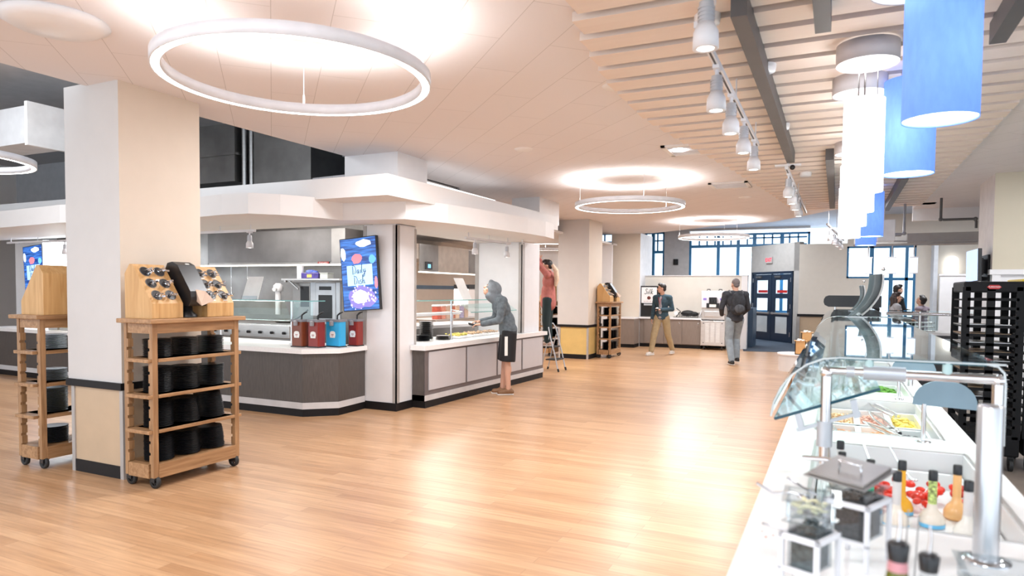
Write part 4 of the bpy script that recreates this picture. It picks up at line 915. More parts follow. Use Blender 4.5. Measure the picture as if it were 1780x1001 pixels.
part('end_face', STEELD, hd, lambda b: b.box(-.02, 0.002, -.4, .45, .0, .66)); part('end_face', STEELD, hd, lambda b: b.box(-.02, .004, 2.0, 2.5, .02, .62))
part('canopy_body', STEEL, hd, lambda b: b.box(-1.2, -.01, -.4, 2.5, .3, .66))
part('light_tube', mat('tube_glow', (1, .97, .9), .4, emit=(1, .95, .85), es=2.5), hd, lambda b: b.box(-.03, .02, -.4, 2.5, -.03, .0))
part('control_box', BLACKP, hd, lambda b: b.box(.0, .04, -.15, .12, .05, .24)); part('control_screen', S_CYAN, hd, lambda b: b.box(.041, .043, -.08, .04, .09, .18))
kt = thing('work_table', 'steel work table behind the serving window carrying jars', 'table', (-7.95, 13.6, 0))
part('tabletop', STEEL, kt, lambda b: b.box(-.45, .4, -1.5, 1.9, .93, .97)); part('undershelf', STEELD, kt, lambda b: b.box(-.4, .35, -1.4, 1.8, .3, .33))
for sx in (-.4, .35):
    for sy in (-1.42, 1.82): part('leg', STEEL, kt, lambda b: b.cyl((sx, sy, 0), (sx, sy, .93), .02))
jcol = [(.55, .12, .08), (.70, .30, .22), (.62, .45, .35), (.50, .16, .10), (.72, .55, .42), (.40, .38, .55), (.55, .42, .34), (.5, .2, .16)]
jn = ['bright red', 'coral', 'tan', 'brick red', 'pale sand', 'lavender grey', 'brown', 'maroon']
for i in range(7):
    yy = 12.40 + i * .20
    t = thing('storage_jar', jn[i] + ' filled storage jar in the row on the steel work table', 'jar', (-7.72, yy, .971))
    part('jar_body', mat('jar_fill_%s' % jn[i].replace(' ', '_'), jcol[i], .3, var=.2, scale=30), t, lambda b: b.box(-.07, .07, -.075, .075, 0, .27), bevel=.015)
    part('lid', WHITE2, t, lambda b: b.box(-.075, .075, -.08, .08, .27, .31), bevel=.01)
mw = [(-7.95, 14.08, 'white appliance with a dark top band on the work table, nearer the window'), (-7.95, 14.7, 'white appliance with a dark top band on the work table, farther one')]
for x, y, lb in mw:
    t = thing('countertop_appliance', lb, 'appliance', (x, y, .971))
    part('body', WHITE2, t, lambda b: b.box(-.2, .2, -.24, .24, 0, .66), bevel=.02); part('top_band', BLACKP, t, lambda b: b.box(.2, .206, -.22, .22, .66, .76)); part('hood', BLACKP, t, lambda b: b.box(-.2, .2, -.23, .23, .66, .76), bevel=.01)
solo('menu_holder', mat('white_paper', (.82, .80, .79), .6), lambda b: b.obox((-5.45, 9.55, 1.62), (.02, .11, 0), (.004, 0, .001), (-.05, -.06, .17)), 'white sheet leaning on the serving window guard', 'sign holder')
ic = thing('inner_counter', 'low dark inner counter with a pale top behind the serving glass', 'counter', (0, 0, 0))
part('cabinet_body', STEELD, ic, lambda b: b.prism([(-7.4, 9.75), (-6.6, 9.75), (-6.05, 11.9), (-6.9, 12.0)], 0, .92)); part('countertop', WHITE2, ic, lambda b: b.prism([(-7.45, 9.7), (-6.55, 9.7), (-6.0, 11.95), (-6.95, 12.05)], .92, .97))
solo('service_shelf', WHITE2, lambda b: (b.box(-6.5, -6.2, 9.2, 10.8, 1.16, 1.2), b.box(-6.37, -6.33, 9.25, 9.29, 0, 1.16), b.box(-6.37, -6.33, 10.71, 10.75, .9, 1.16)), 'narrow white shelf behind the serving glass', 'shelf')
M3 = Matrix.Translation((-5.44, 8.33, .852))
plates(Matrix.Translation((-5.48, 8.42, .852)), 7, (0, 0), 'the low stack nearest the window post on the serving counter')
plates(Matrix.Translation((-5.36, 8.80, .852)), 5, (0, 0), 'the flat stack beside the guard post on the serving counter')
plates(Matrix.Translation((-5.66, 8.80, .852)), 22, (0, 0), 'the tall stack behind the serving counter guard')
for i, (y, m_, lb) in enumerate([(9.25, (.72, .60, .14), 'shallow tray of yellow food on the serving counter'), (9.75, (.68, .45, .28), 'shallow tray of peach-coloured food before the hooded person'), (10.25, (.60, .42, .30), 'shallow tray of brown food past the hooded person')]):
    t = thing('food_tray', lb, 'food tray', (-5.38, y, .852))
    part('tray', WHITE2, t, lambda b: b.box(-.15, .15, -.21, .21, 0, .035), bevel=.008)
    def fd(b):
        rnd = random.Random(i)
        for k in range(60): b.ball((rnd.uniform(-.12, .12), rnd.uniform(-.18, .18), .042 + rnd.random() * .02), (.022, .02, .012), 6, 4)
    f = part('food', mat('food_%d' % i, m_, .6, var=.35, scale=30), t, fd); f['kind'] = 'stuff'

# ================================================================ STEP LADDER
ld = thing('step_ladder', 'grey folding step ladder at the end of the kiosk counter', 'step ladder', (-5.15, 12.65, 0), 0)
for y in (-.20, .20):
    part('front_rail', GREYM, ld, lambda b: b.tube([(.22, y, 0), (.14, y, .35), (.05, y, .66), (.0, y * .95, .86), (-.05, y * .8, .94), (-.12, 0, .965)] if y < 0 else [(.22, y, 0), (.14, y, .35), (.05, y, .66), (.0, y * .95, .86), (-.05, y * .8, .94), (-.12, 0, .965)], .014, 8))
    part('rear_rail', GREYM, ld, lambda b: b.tube([(-.16, y * .9, 0), (-.06, y * .9, .45), (.02, y * .9, .72)], .012, 8))
    part('foot', BLACKR, ld, lambda b: (b.cyl((.228, y, 0), (.212, y, .06), .02), b.cyl((-.163, y * .9, 0), (-.152, y * .9, .05), .018)))
part('step', BLACKR, ld, lambda b: b.box(-.06, .19, -.19, .19, .22, .245), bevel=.008)
part('step', BLACKR, ld, lambda b: b.box(-.10, .11, -.18, .18, .47, .495), bevel=.008)

# ================================================================ FAR DRINK COUNTER
fc = thing('drink_counter', 'taupe cabinets with a white top along the low far partition', 'counter', (0, 19.5, 0))
xs = [-5.62, -5.06, -4.48, -3.96, -3.44]
fc_main = fc
part('carcass', LAM2, fc, lambda b: b.box(-5.19, -3.44, .02, .6, .10, .82)); part('base', BLACKT, fc, lambda b: b.box(-5.19, -3.44, .05, .6, 0, .10))
part('countertop', WHITE2, fc, lambda b: b.box(-5.19, -3.42, -.03, .6, .82, .87))
fc = thing('drink_counter', 'short taupe cabinet in front of the far cream pillar', 'counter', (0, 19.5, 0))
part('carcass', LAM2, fc, lambda b: b.box(-5.64, -5.19, -.60, -.05, .10, .82)); part('countertop', WHITE2, fc, lambda b: b.box(-5.66, -5.19, -.62, -.02, .82, .86)); part('base', BLACKT, fc, lambda b: b.box(-5.64, -5.19, -.57, -.05, 0, .10))
for a, c in zip(xs[1:-1], xs[2:]):
    dr = part('door', LAM2, fc_main, lambda b: b.box(a + .006, c - .006, 0, .02, .12, .81), bevel=.002)
    part('handle', CHROME, dr, lambda b: b.tube([(c - .07 if a > -4.6 else c - .07, -.0, .62), (c - .07, -.03, .63), (c - .07, -.03, .73), (c - .07, 0, .74)], .006, 6))
md = thing('milk_dispenser', 'white-fronted drink dispenser lettered Silk on the far counter', 'drink dispenser', (-4.95, 19.62, .871))
part('housing', BLACKP, md, lambda b: (b.box(-.26, .26, .02, .42, 0, .90), b.box(-.26, .26, .0, .42, .36, .90)), bevel=.01)
fp = part('front_panel', mat('silk_white', (.80, .78, .78), .3), md, lambda b: b.box(-.225, .225, -.015, .0, .40, .86), bevel=.006)
SILK = [[(.45, .9), (.2, 1.0), (.05, .8), (.3, .5), (.35, .2), (.1, .0), (-.1, .15)], [(.6, .5), (.55, .05), (.68, .03)], [(.62, .68), (.63, .72)], [(.95, 1.0), (.82, .1), (.95, .03)], [(1.25, 1.0), (1.1, 0)], [(1.45, .55), (1.18, .3), (1.5, .0)]]
part('lettering', mat('silk_ink', (.03, .05, .04), .5), fp, lambda b: strokes(b, SILK, (-.12, -.018, .66), (1, 0, 0), (.1, 0, 1), .155, .009))
part('picture', mat('chocolate_drop', (.12, .02, .015), .4), fp, lambda b: b.ball((0, -.018, .55), (.055, .006, .05)))
part('small_print', mat('print_red', (.35, .16, .16), .5), fp, lambda b: [b.box(-.16 + i * .085, -.10 + i * .085, -.018, -.015, .445, .455) for i in range(4)])
part('tap_row', GREYM, md, lambda b: (b.box(-.14, .14, -.05, 0, .33, .38),)); part('drip_tray', BLACKR, md, lambda b: b.box(-.22, .22, -.06, .05, 0, .03))
bk = thing('wire_basket', 'black basket of dark items on the far drink counter', 'basket', (-3.80, 19.75, .871))
part('basket', BLACKP, bk, lambda b: [b.tube([(-.26 - z * .3, -.16, z), (.26 + z * .3, -.16, z), (.26 + z * .3, .16, z), (-.26 - z * .3, .16, z)], .006, 5, True) for z in (.01, .05, .09, .13)] + [b.tube([(x, -.16, .01), (x * 1.15, -.165, .13)], .004, 5) for x in [-.24 + i * .06 for i in range(9)]])
part('contents', BLACKR, bk, lambda b: (b.ball((-.05, 0, .12), (.20, .13, .09)), b.ball((.13, 0, .10), (.12, .12, .07)))); bk.children[1]['kind'] = 'stuff'
st = thing('cone_stand', 'black and white angled stand beside the wire basket', 'stand', (-4.16, 19.75, .871))
part('white_disc', WHITE2, st, lambda b: b.cyl((-.02, -.04, .12), (-.02, .0, .12), .06, n=20)); part('bracket', BLACKP, st, lambda b: (b.tube([(-.02, 0, .26), (.10, 0, .17), (-.02, 0, .02)], .014, 8), b.box(-.1, .1, -.05, .05, 0, .015)))
solo('napkin_holder', WHITE2, lambda b: b.obox((-3.49, 19.78, .99), (.012, 0, 0), (0, .08, 0), (.03, 0, .10)), 'thin white holder at the right end of the far drink counter', 'holder')
im = thing('ice_cream_machine', 'tall silver soft-serve machine on casters at the counter end', 'soft serve machine', (-3.08, 19.30, 0))
part('lower_cabinet', STEEL, im, lambda b: b.box(-.33, .33, 0, .70, .12, .82), bevel=.012)
part('middle_body', STEEL, im, lambda b: b.box(-.31, .31, .02, .68, .82, 1.16), bevel=.01)
part('upper_panel', mat('machine_white', (.72, .70, .74), .3), im, lambda b: b.box(-.32, .32, .0, .66, 1.16, 1.64), bevel=.015)
part('vent_grille', LABELW, im, lambda b: [b.box(-.20 + i * .145, -.10 + i * .145, -.006, .001, .22 + k * .03, .235 + k * .03) for i in range(3) for k in range(18)])
part('spout_block', BLACKP, im, lambda b: (b.box(-.10, .10, -.09, 0, 1.30, 1.46), b.box(-.17, .17, -.07, 0, 1.17, 1.30)))
part('lever', BLACKP, im, lambda b: [b.tube([(x, -.09, 1.38), (x, -.14, 1.42), (x, -.15, 1.34)], .012, 6) for x in (-.07, 0, .07)])
part('label', LABELW, im, lambda b: b.box(-.09, .09, -.075, -.07, 1.19, 1.27)); part('flavour_mark', mat('violet_print', (.25, .18, .55), .5), im, lambda b: (b.box(-.27, -.18, -.003, 0, 1.38, 1.44), b.box(.18, .27, -.003, 0, 1.38, 1.44)))
part('drip_drawer', STEEL, im, lambda b: b.box(-.24, .20, -.012, .02, .92, 1.08), bevel=.01); part('shadow_band', BLACKR, im, lambda b: b.box(-.31, .31, .0, .02, .815, .845))
part('lid_latch', BLACKP, im, lambda b: (b.tube([(-.2, .2, 1.64), (-.2, .2, 1.68), (-.12, .2, 1.68), (-.12, .2, 1.64)], .012, 6), b.tube([(.12, .2, 1.64), (.12, .2, 1.68), (.2, .2, 1.68), (.2, .2, 1.64)], .012, 6)))
for x in (-.24, .24):
    for y in (.08, .6): part('caster', BLACKR, im, lambda b: (b.cyl((x - .015, y, .055), (x + .015, y, .055), .055, n=18), b.box(x - .02, x + .02, y - .02, y + .02, .06, .125)))
part('screw', BLACKP, im, lambda b: [b.cyl((x, 0, z), (x, -.006, z), .014, n=8) for x in (-.25, .25) for z in (.2, .74)])

# ================================================================ RIGHT SIDE
def tray_rack(lab, x, y, top=None):
    t = thing('tray_rack', lab, 'tray rack', (x, y, 0))
    w, dp, h = .23, .33, 1.72
    part('top_frame', RACKM, t, lambda b: b.box(-w, w, -dp, dp, h - .10, h), bevel=.015)
    part('bottom_frame', RACKM, t, lambda b: b.box(-w, w, -dp, dp, .14, .34), bevel=.015)
    for sy in (-1, 1):
        for xx in (-w + .022, -.02, w - .03):
            def up(b):
                ya, yb = (-dp, -dp + .03) if sy < 0 else (dp - .03, dp)
                b.box(xx - .03, xx + .032, ya, yb, .30, h - .05)
            part('upright', RACKM, t, up)
    def rails(b):
        for k in range(15):
            z = h - .175 - k * .082
            for xa, xb in ((-w + .01, -w + .055), (w - .055, w - .01)): b.box(xa, xb, -dp + .01, dp - .01, z, z + .014)
            b.box(-w + .03, w - .04, -dp + .0, -dp + .03, z, z + .026)
    part('runner', RACKM, t, rails)
    for sx in (-.18, .18):
        for sy in (-.26, .26): part('caster', BLACKR, t, lambda b: (b.cyl((sx - .015, sy, .06), (sx + .015, sy, .06), .06, n=16), b.box(sx - .022, sx + .022, sy - .02, sy + .02, .07, .15)))
    if top: part('red_badge', RED, t, lambda b: b.prism([(-.055 + .0, h - .05), (-.035, h - .032), (.035, h - .032), (.055, h - .05), (.035, h - .068), (-.035, h - .068)], -dp - .004, -dp + .001, 'y'))
    return t
rk = tray_rack('black plastic tray rack with a red badge behind the salad bar', 1.275, 7.73, True)
bd = [c for c in rk.children if c.name.startswith('red_badge')][0]
text('badge_lettering', 'Rubbermaid', .018, LABELW, bd, (0, -.3345, 1.672), (PI / 2, 0, 0), .0003)
tray_rack('second black tray rack cut off by the right edge of the picture', 1.78, 7.83)
solo('yellow_tray', mat('yellow_plastic', (.75, .55, .03), .4), lambda b: b.box(1.50, 1.93, 7.5, 8.1, 1.722, 1.745), 'yellow tray lying on top of the second black rack', 'tray', bevel=.005)
rb = random.Random(3)
for k in range(9):
    z = 1.72 - .175 - (3 + k) * .082 + .015
    o = solo('sheet_tray', [STEEL, mat('brown_tray', (.30, .20, .12), .5)][k % 2], lambda b: (b.box(1.05, 1.42, 7.46, 8.0, z, z + .006), b.box(1.05, 1.42, 7.44, 7.46, z, z + .016)), '', 'tray')
    o['label'] = ('brown' if k % 2 else 'silver') + ' sheet tray in the badge rack, %s' % ['topmost of nine', 'second from top', 'third from top', 'fourth from top', 'middle one', 'fourth from bottom', 'third from bottom', 'second from bottom', 'lowest of nine'][k]
solo('red_bar', RED, lambda b: b.box(1.55, 2.3, 8.9, 8.96, .10, .16), 'red bar low on the floor behind the black racks', 'bar')
# wall tv right
tv = thing('wall_screen', 'pale blue screen seen edge-on on a dark bracket by the right pillar', 'screen', (1.75, 11.62, 2.0)); tv.rotation_euler = (0, math.radians(-3), math.radians(-80))
part('display', em('tv_pale', (.45, .58, .85), .9), tv, lambda b: b.box(-.20, .20, -.03, -.02, -.21, .23)); part('bezel', BLACKP, tv, lambda b: b.box(-.21, .21, -.02, .03, -.22, .24), bevel=.006)
part('bracket', BLACKP, tv, lambda b: (b.box(-.06, .06, .03, .10, -.12, .12), b.box(-.03, .03, .09, .15, -.10, .10), b.box(-.12, .12, .13, .16, -.22, .16), b.box(-.10, -.05, .02, .13, -.20, -.14)))
# counter behind the bar with its own guard
bc = thing('back_counter', 'grey-fronted counter with a white top behind the salad bar', 'counter', (0, 0, 0))
part('countertop', WHITE2, bc, lambda b: b.box(.80, 3.4, 12.9, 13.7, .93, .975), bevel=.005)
part('cabinet_body', mat('charcoal_front', (.07, .07, .075), .4), bc, lambda b: (b.box(1.25, 3.35, 12.95, 13.65, .08, .93),))
part('cabinet_front', GREYM, bc, lambda b: (b.box(1.27, 1.95, 12.93, 12.95, .62, .88), b.box(2.0, 2.7, 12.93, 12.95, .62, .88)))
part('undershelf', STEELD, bc, lambda b: b.box(.84, 1.25, 12.95, 13.6, .55, .58)); part('leg', STEELD, bc, lambda b: b.box(.84, .88, 12.95, 12.99, 0, .93))
g = thing('sneeze_guard', 'flat glass guard with a steel front rail above the back counter', 'sneeze guard', (0, 0, 0))
part('rail', CHROME, g, lambda b: b.cyl((.75, 13.0, 1.27), (3.2, 13.0, 1.27), .025)); part('top_pane', GLASS, g, lambda b: b.box(.75, 3.2, 13.0, 13.45, 1.31, 1.32)); part('front_pane', GLASS, g, lambda b: b.box(.75, 1.5, 13.02, 13.03, 1.0, 1.26))
for x in (1.24, 2.2): part('post', CHROME, g, lambda b: b.cyl((x, 13.0, .975), (x, 13.0, 1.31), .02))
solo('wire_rack', CHROME, lambda b: [b.tube([(1.0, 13.2 + .0, z), (1.48, 13.2, z), (1.48, 13.5, z), (1.0, 13.5, z)], .006, 5, True) for z in (.98, 1.05, 1.12)] + [b.cyl((x, 13.2, .975), (x, 13.2, 1.12), .004, n=5) for x in [1.0 + i * .048 for i in range(11)]], 'wire rack standing on the back counter', 'rack')
solo('yellow_tub', mat('yellow_tub', (.70, .58, .10), .4), lambda b: b.lathe([(.07, 0), (.085, .13), (.09, .14), (.001, .14)], (1.05, 13.2, .582), 18), 'yellow tub on the shelf under the back counter', 'tub')
# pipes and a low duct over the right rear
solo('sprinkler_pipe', mat('pipe_dark', (.10, .10, .10), .5), lambda b: (b.tube([(1.60, 14, 3.3), (1.60, 14, 2.93), (1.64, 14, 2.90), (1.58 + .5, 14, 2.90), (2.12, 14, 2.86), (2.12, 14, 2.74)], .022, 8), b.ball((1.60, 14, 2.91), .035), b.ball((2.11, 14, 2.9), .035)), 'bent sprinkler pipe nearer the right pillar', 'pipe')
solo('sprinkler_pipe', mat('pipe_grey', (.35, .35, .36), .45), lambda b: (b.tube([(1.05, 14, 3.4), (1.05, 14, 2.70), (1.0, 14, 2.66), (.80, 14, 2.66)], .022, 8), b.ball((1.05, 14, 2.68), .035), b.cyl((.78, 14, 2.66), (1.0, 14, 2.66), .032)), 'bent sprinkler pipe left of the other, ending in a dark elbow', 'pipe')
solo('conduit', mat('pipe_grey', (.35, .35, .36), .45), lambda b: (b.cyl((.6, 14.5, 2.58), (3.2, 14.5, 2.56), .014), b.cyl((.6, 14.6, 2.50), (3.2, 14.5, 2.56), .01)), 'thin grey conduit running under the low duct', 'pipe')
solo('low_duct', mat('duct_grey', (.36, .35, .34), .6), lambda b: b.prism([(1.15, 14.8), (4.2, 14.6), (4.2, 15.3), (1.6, 15.5)], 2.55, 2.74), 'flat grey duct low under the right rear ceiling', 'duct', bevel=.02)
solo('low_duct', mat('duct_grey', (.36, .35, .34), .6), lambda b: b.box(.3, 5, 16.6, 17.2, 2.66, 2.86), 'long grey duct crossing above the seated people', 'duct', bevel=.02)
for (x, lb) in [(.60, 'left of three small white lantern boxes before the far right window'), (1.06, 'middle of three small white lantern boxes before the far right window'), (1.475, 'right of three small white lantern boxes before the far right window')]:
    t = thing('lantern', lb, 'lantern', (x, 17.0, 2.06)); part('lamp_shade', mat('lantern_glow', (.8, .85, 1), .5, emit=(.75, .84, 1), es=.8), t, lambda b: b.box(-.07, .07, -.07, .07, 0, .32), bevel=.01); part('frame', FRAMEW, t, lambda b: (b.box(-.08, .08, -.08, .08, .32, .345), b.box(-.08, .08, -.08, .08, -.02, 0), b.cyl((0, 0, .34), (0, 0, .62), .012)))
# ================================================================ SALAD BAR
ZT = .87
bar = thing('salad_bar', 'long white salad bar with sunken food wells running down the right side', 'salad bar', (0, 0, 0))
WELLS = [(-.075, .545, 2.42, 3.66), (-.085, .50, 3.98, 5.24), (-.085, .50, 5.52, 6.78), (-.085, .50, 7.0, 8.1), (-.085, .50, 8.5, 9.9), (-.085, .50, 10.3, 11.9)]
def topf(b):
    z0, z1 = .825, ZT
    b.box(-.24, -.085, .7, 13.0, z0, z1); b.box(.545, .63, .7, 13.0, z0, z1); b.box(.50, .545, 3.66, 13.0, z0, z1); b.box(-.085, -.075, 2.42, 3.66, z0, z1)
    ys = [.7] + [q for w in WELLS for q in w[2:]] + [13.0]
    for a, c in zip(ys[0::2], ys[1::2]): b.box(-.085, .50 if a > 3 else .545, a, c, z0, z1)
part('countertop', BARTOP, bar, topf, bevel=.003)
part('cabinet_body', mat('bar_cabinet', (.55, .53, .52), .4), bar, lambda b: (b.box(-.20, -.10, .75, 12.95, .10, .825), b.box(.56, .60, .75, 12.95, .10, .825), b.box(-.10, .56, .75, 12.95, .10, .62)))
part('base', BLACKT, bar, lambda b: b.box(-.17, .57, .78, 12.9, 0, .10))
for (x0, x1, y0, y1) in WELLS:
    w = part('well', WHITE2, bar, lambda b: (b.box(x0, x0 + .012, y0, y1, .66, .868), b.box(x1 - .012, x1, y0, y1, .66, .868), b.box(x0, x1, y0, y0 + .012, .66, .868), b.box(x0, x1, y1 - .012, y1, .66, .868), b.box(x0, x1, y0, y1, .64, .662)))
    part('well_rim', STEEL, w, lambda b: (b.box(x0 - .008, x0 + .004, y0 - .008, y1 + .008, .868, .874), b.box(x1 - .004, x1 + .008, y0 - .008, y1 + .008, .868, .874), b.box(x0, x1, y0 - .008, y0 + .004, .868, .874), b.box(x0, x1, y1 - .004, y1 + .008, .868, .874)))
# food pans inside the wells
def rim_pan(b, x0, x1, y0, y1, z0, z1, t=.006):
    b.box(x0, x1, y0, y1, z0, z0 + t); b.box(x0, x0 + t, y0, y1, z0, z1); b.box(x1 - t, x1, y0, y1, z0, z1); b.box(x0, x1, y0, y0 + t, z0, z1); b.box(x0, x1, y1 - t, y1, z0, z1)
    b.box(x0 - .012, x0, y0 - .012, y1 + .012, z1 - .004, z1); b.box(x1, x1 + .012, y0 - .012, y1 + .012, z1 - .004, z1); b.box(x0, x1, y0 - .012, y0, z1 - .004, z1); b.box(x0, x1, y1, y1 + .012, z1 - .004, z1)
PANW = mat('white_melamine', (.86, .86, .86), .2, var=.01)
def heap(b, x0, x1, y0, y1, z, n, s, seed, h=.03):
    rnd = random.Random(seed)
    for _ in range(n):
        u, v = rnd.random(), rnd.random(); k = math.sin(PI * u) * math.sin(PI * v)
        rot = Matrix.Rotation(rnd.random() * 6, 3, 'Z') @ Matrix.Rotation(rnd.uniform(-.8, .8), 3, 'X')
        b.ball((x0 + (x1 - x0) * u, y0 + (y1 - y0) * v, z + h * k + rnd.random() * .012), (s * rnd.uniform(.7, 1.3), s * rnd.uniform(.5, 1), s * rnd.uniform(.25, .5)), 6, 4, rot)
FOODS = {'grilled chicken': (.62, .42, .26), 'carrot shreds': (.85, .33, .06), 'black olives': (.02, .02, .03), 'peach slices': (.80, .50, .28), 'diced ham': (.70, .40, .32), 'white cheese': (.82, .78, .68), 'cucumber': (.45, .60, .30), 'mixed peppers': (.65, .25, .10), 'dark greens': (.04, .14, .05), 'green lettuce': (.14, .36, .05), 'spinach': (.05, .20, .06), 'beans': (.35, .12, .07), 'corn': (.85, .62, .15), 'pasta': (.78, .62, .38), 'mushroom': (.55, .47, .38), 'radish': (.75, .25, .30)}
def food_pan(x0, x1, y0, y1, food, lab, n=70, s=.018, seed=1, z0=.70, z1=.80):
    t = thing('food_pan', lab, 'food pan', ((x0 + x1) / 2, (y0 + y1) / 2, z0))
    cx, cy = (x0 + x1) / 2, (y0 + y1) / 2
    part('pan', PANW, t, lambda b: rim_pan(b, x0 - cx, x1 - cx, y0 - cy, y1 - cy, 0, z1 - z0), bevel=.002)
    b = MB(); b.box(x0 - cx + .008, x1 - cx - .008, y0 - cy + .008, y1 - cy - .008, .01, z1 - z0 - .045); heap(b, x0 - cx + .03, x1 - cx - .03, y0 - cy + .03, y1 - cy - .03, z1 - z0 - .04, n, s, seed)
    f = b.build('food', mat('food ' + food, FOODS[food], .55, var=.3, scale=40), t); f['kind'] = 'stuff'; return t
PL = [
 (-.06, .12, 4.05, 4.55, 'mixed peppers', 'white pan of mixed peppers, near left of the second well'),
 (.14, .30, 4.05, 4.55, 'carrot shreds', 'white pan with carrot shreds, near middle of the second well'),
 (.32, .48, 4.05, 4.55, 'black olives', 'white pan of black olives at the near right of the second well'),
 (-.06, .12, 4.62, 5.17, 'peach slices', 'white pan of peach-coloured slices, far left of the second well'),
 (.14, .30, 4.62, 5.17, 'diced ham', 'white pan of pinkish diced food, far middle of the second well'),
 (.32, .48, 4.62, 5.17, 'corn', 'white pan of yellow food, far right of the second well'),
 (-.06, .20, 5.6, 6.15, 'white cheese', 'white pan of pale food, near left of the third well'),
 (.22, .48, 5.6, 6.15, 'cucumber', 'white pan of pale green slices, near right of the third well'),
 (-.06, .20, 6.2, 6.72, 'dark greens', 'white pan of dark green leaves in the third well'),
 (.22, .48, 6.2, 6.72, 'green lettuce', 'white pan of bright green lettuce in the third well'),
 (-.06, .48, 7.05, 8.05, 'spinach', 'wide white pan of leaves in the fourth well under the glass')]
for i, (a, c, d_, e, fo, lb) in enumerate(PL): food_pan(a, c, d_, e, fo, lb, 60 if i < 8 else 110, .016 if i < 8 else .028, i + 2, .70, .805)
# near well: shallow white tray of red tomatoes and a pale pan
PZ = .745
tr = thing('serving_tray', 'large white tray in the nearest well holding tomatoes and dressing bottles', 'tray', (.235, 3.1, .70))
part('tray_body', PANW, tr, lambda b: rim_pan(b, -.28, .28, -.50, .52, 0, .08, .008), bevel=.004)
part('riser', PANW, tr, lambda b: b.box(-.26, .26, -.48, .28, .008, .045), bevel=.01)
food_pan(-.02, .22, 2.46, 2.585, 'pasta', 'narrow white pan of pale orange food at the front of the nearest well', 30, .012, 77, .70, .80)
TOM = mat('tomato_red', (.72, .04, .02), .25, var=.25, scale=30)
b = MB(); b.ball((0, 0, 0), (.024, .016, .014), 12, 8); tom = None
rnd = random.Random(11)
for i in range(44):
    x, y = rnd.uniform(.14, .49), rnd.uniform(3.02, 3.34); z = PZ + .034 + (.020 if i > 24 else 0)
    if tom is None: o = tom = b.build('tomato', TOM)
    else: o = tom.copy(); COL.objects.link(o)
    o.location = (x, y, z); o.rotation_euler = (rnd.uniform(-.5, .5), rnd.uniform(-.4, .4), rnd.random() * 6); s = rnd.uniform(.8, 1.25); o.scale = (s, s, s)
    half = 'left' if x < .26 else 'middle' if x < .38 else 'right'
    tag(o, 'small red tomato in the %s of the tomato pile behind the dressing bottles' % half, 'tomato', 'tomatoes, %s of the pile' % half)
def bottle(x, y, z, neck, liquid, collar, lab, hs=1.0):
    t = thing('dressing_bottle', lab, 'bottle', (x, y, z))
    part('flask', liquid, t, lambda b: b.lathe([(.001, 0), (.030 * 1.25, .0), (.034 * 1.25, .008), (.034 * 1.25, .028), (.028 * 1.2, .048), (.018, .066), (.0145, .085)], n=22))
    part('neck', neck, t, lambda b: b.lathe([(.0145, .084), (.0145, .145 * hs), (.0135, .155 * hs)], n=16))
    part('cap', BLACKP, t, lambda b: b.lathe([(.0155, .152 * hs), (.0155, .182 * hs), (.013, .185 * hs), (.001, .185 * hs)], n=16))
    if collar: part('base_band', collar, t, lambda b: b.lathe([(.0345 * 1.25, .002), (.0350 * 1.25, .012), (.0345 * 1.25, .016)], n=22, cap=False))
CREAMD = mat('cream_dressing', (.80, .72, .62), .25, var=.04); ORD = mat('orange_dressing', (.85, .48, .20), .25, var=.05); PALED = mat('pale_dressing', (.80, .78, .72), .25, var=.04)
AMB = mat('amber_neck', (.85, .42, .03), .25, var=.1); TEAL = mat('teal_label', (.05, .55, .32), .4, var=.5, scale=120); GRN = mat('green_orange_label', (.45, .55, .18), .4, var=.8, scale=90); BLB = mat('blue_band', (.15, .50, .78), .4); FROST = mat('frosted_neck', (.68, .64, .62), .3, var=.03)
zz_ = PZ + .001
BT = [(.215, 2.83, FROST, CREAMD, BLB, 'cream dressing bottle with clear neck and blue base, front left of the tomatoes'),
      (.335, 2.90, GRN, CREAMD, BLB, 'dressing bottle with a green and orange patterned neck before the tomatoes'),
      (.43, 2.80, FROST, PALED, BLB, 'pale dressing bottle with clear neck at the right, nearest the big post'),
      (.43, 3.04, ORD, ORD, None, 'orange dressing bottle at the right end of the tomatoes'),
      (.245, 3.02, AMB, AMB, BLB, 'amber yellow dressing bottle behind the clear-necked one'),
      (.135, 2.98, TEAL, PALED, BLB, 'teal-labelled dressing bottle left of the tomatoes'),
      (.035, 3.07, FROST, PALED, None, 'front one of two clear bottles behind the steel lid'),
      (.030, 3.30, FROST, CREAMD, None, 'back one of two clear bottles behind the steel lid')]
for x, y, nk, lq, cl, lb in BT: bottle(x, y, zz_, nk, lq, cl, lb, 1.12)
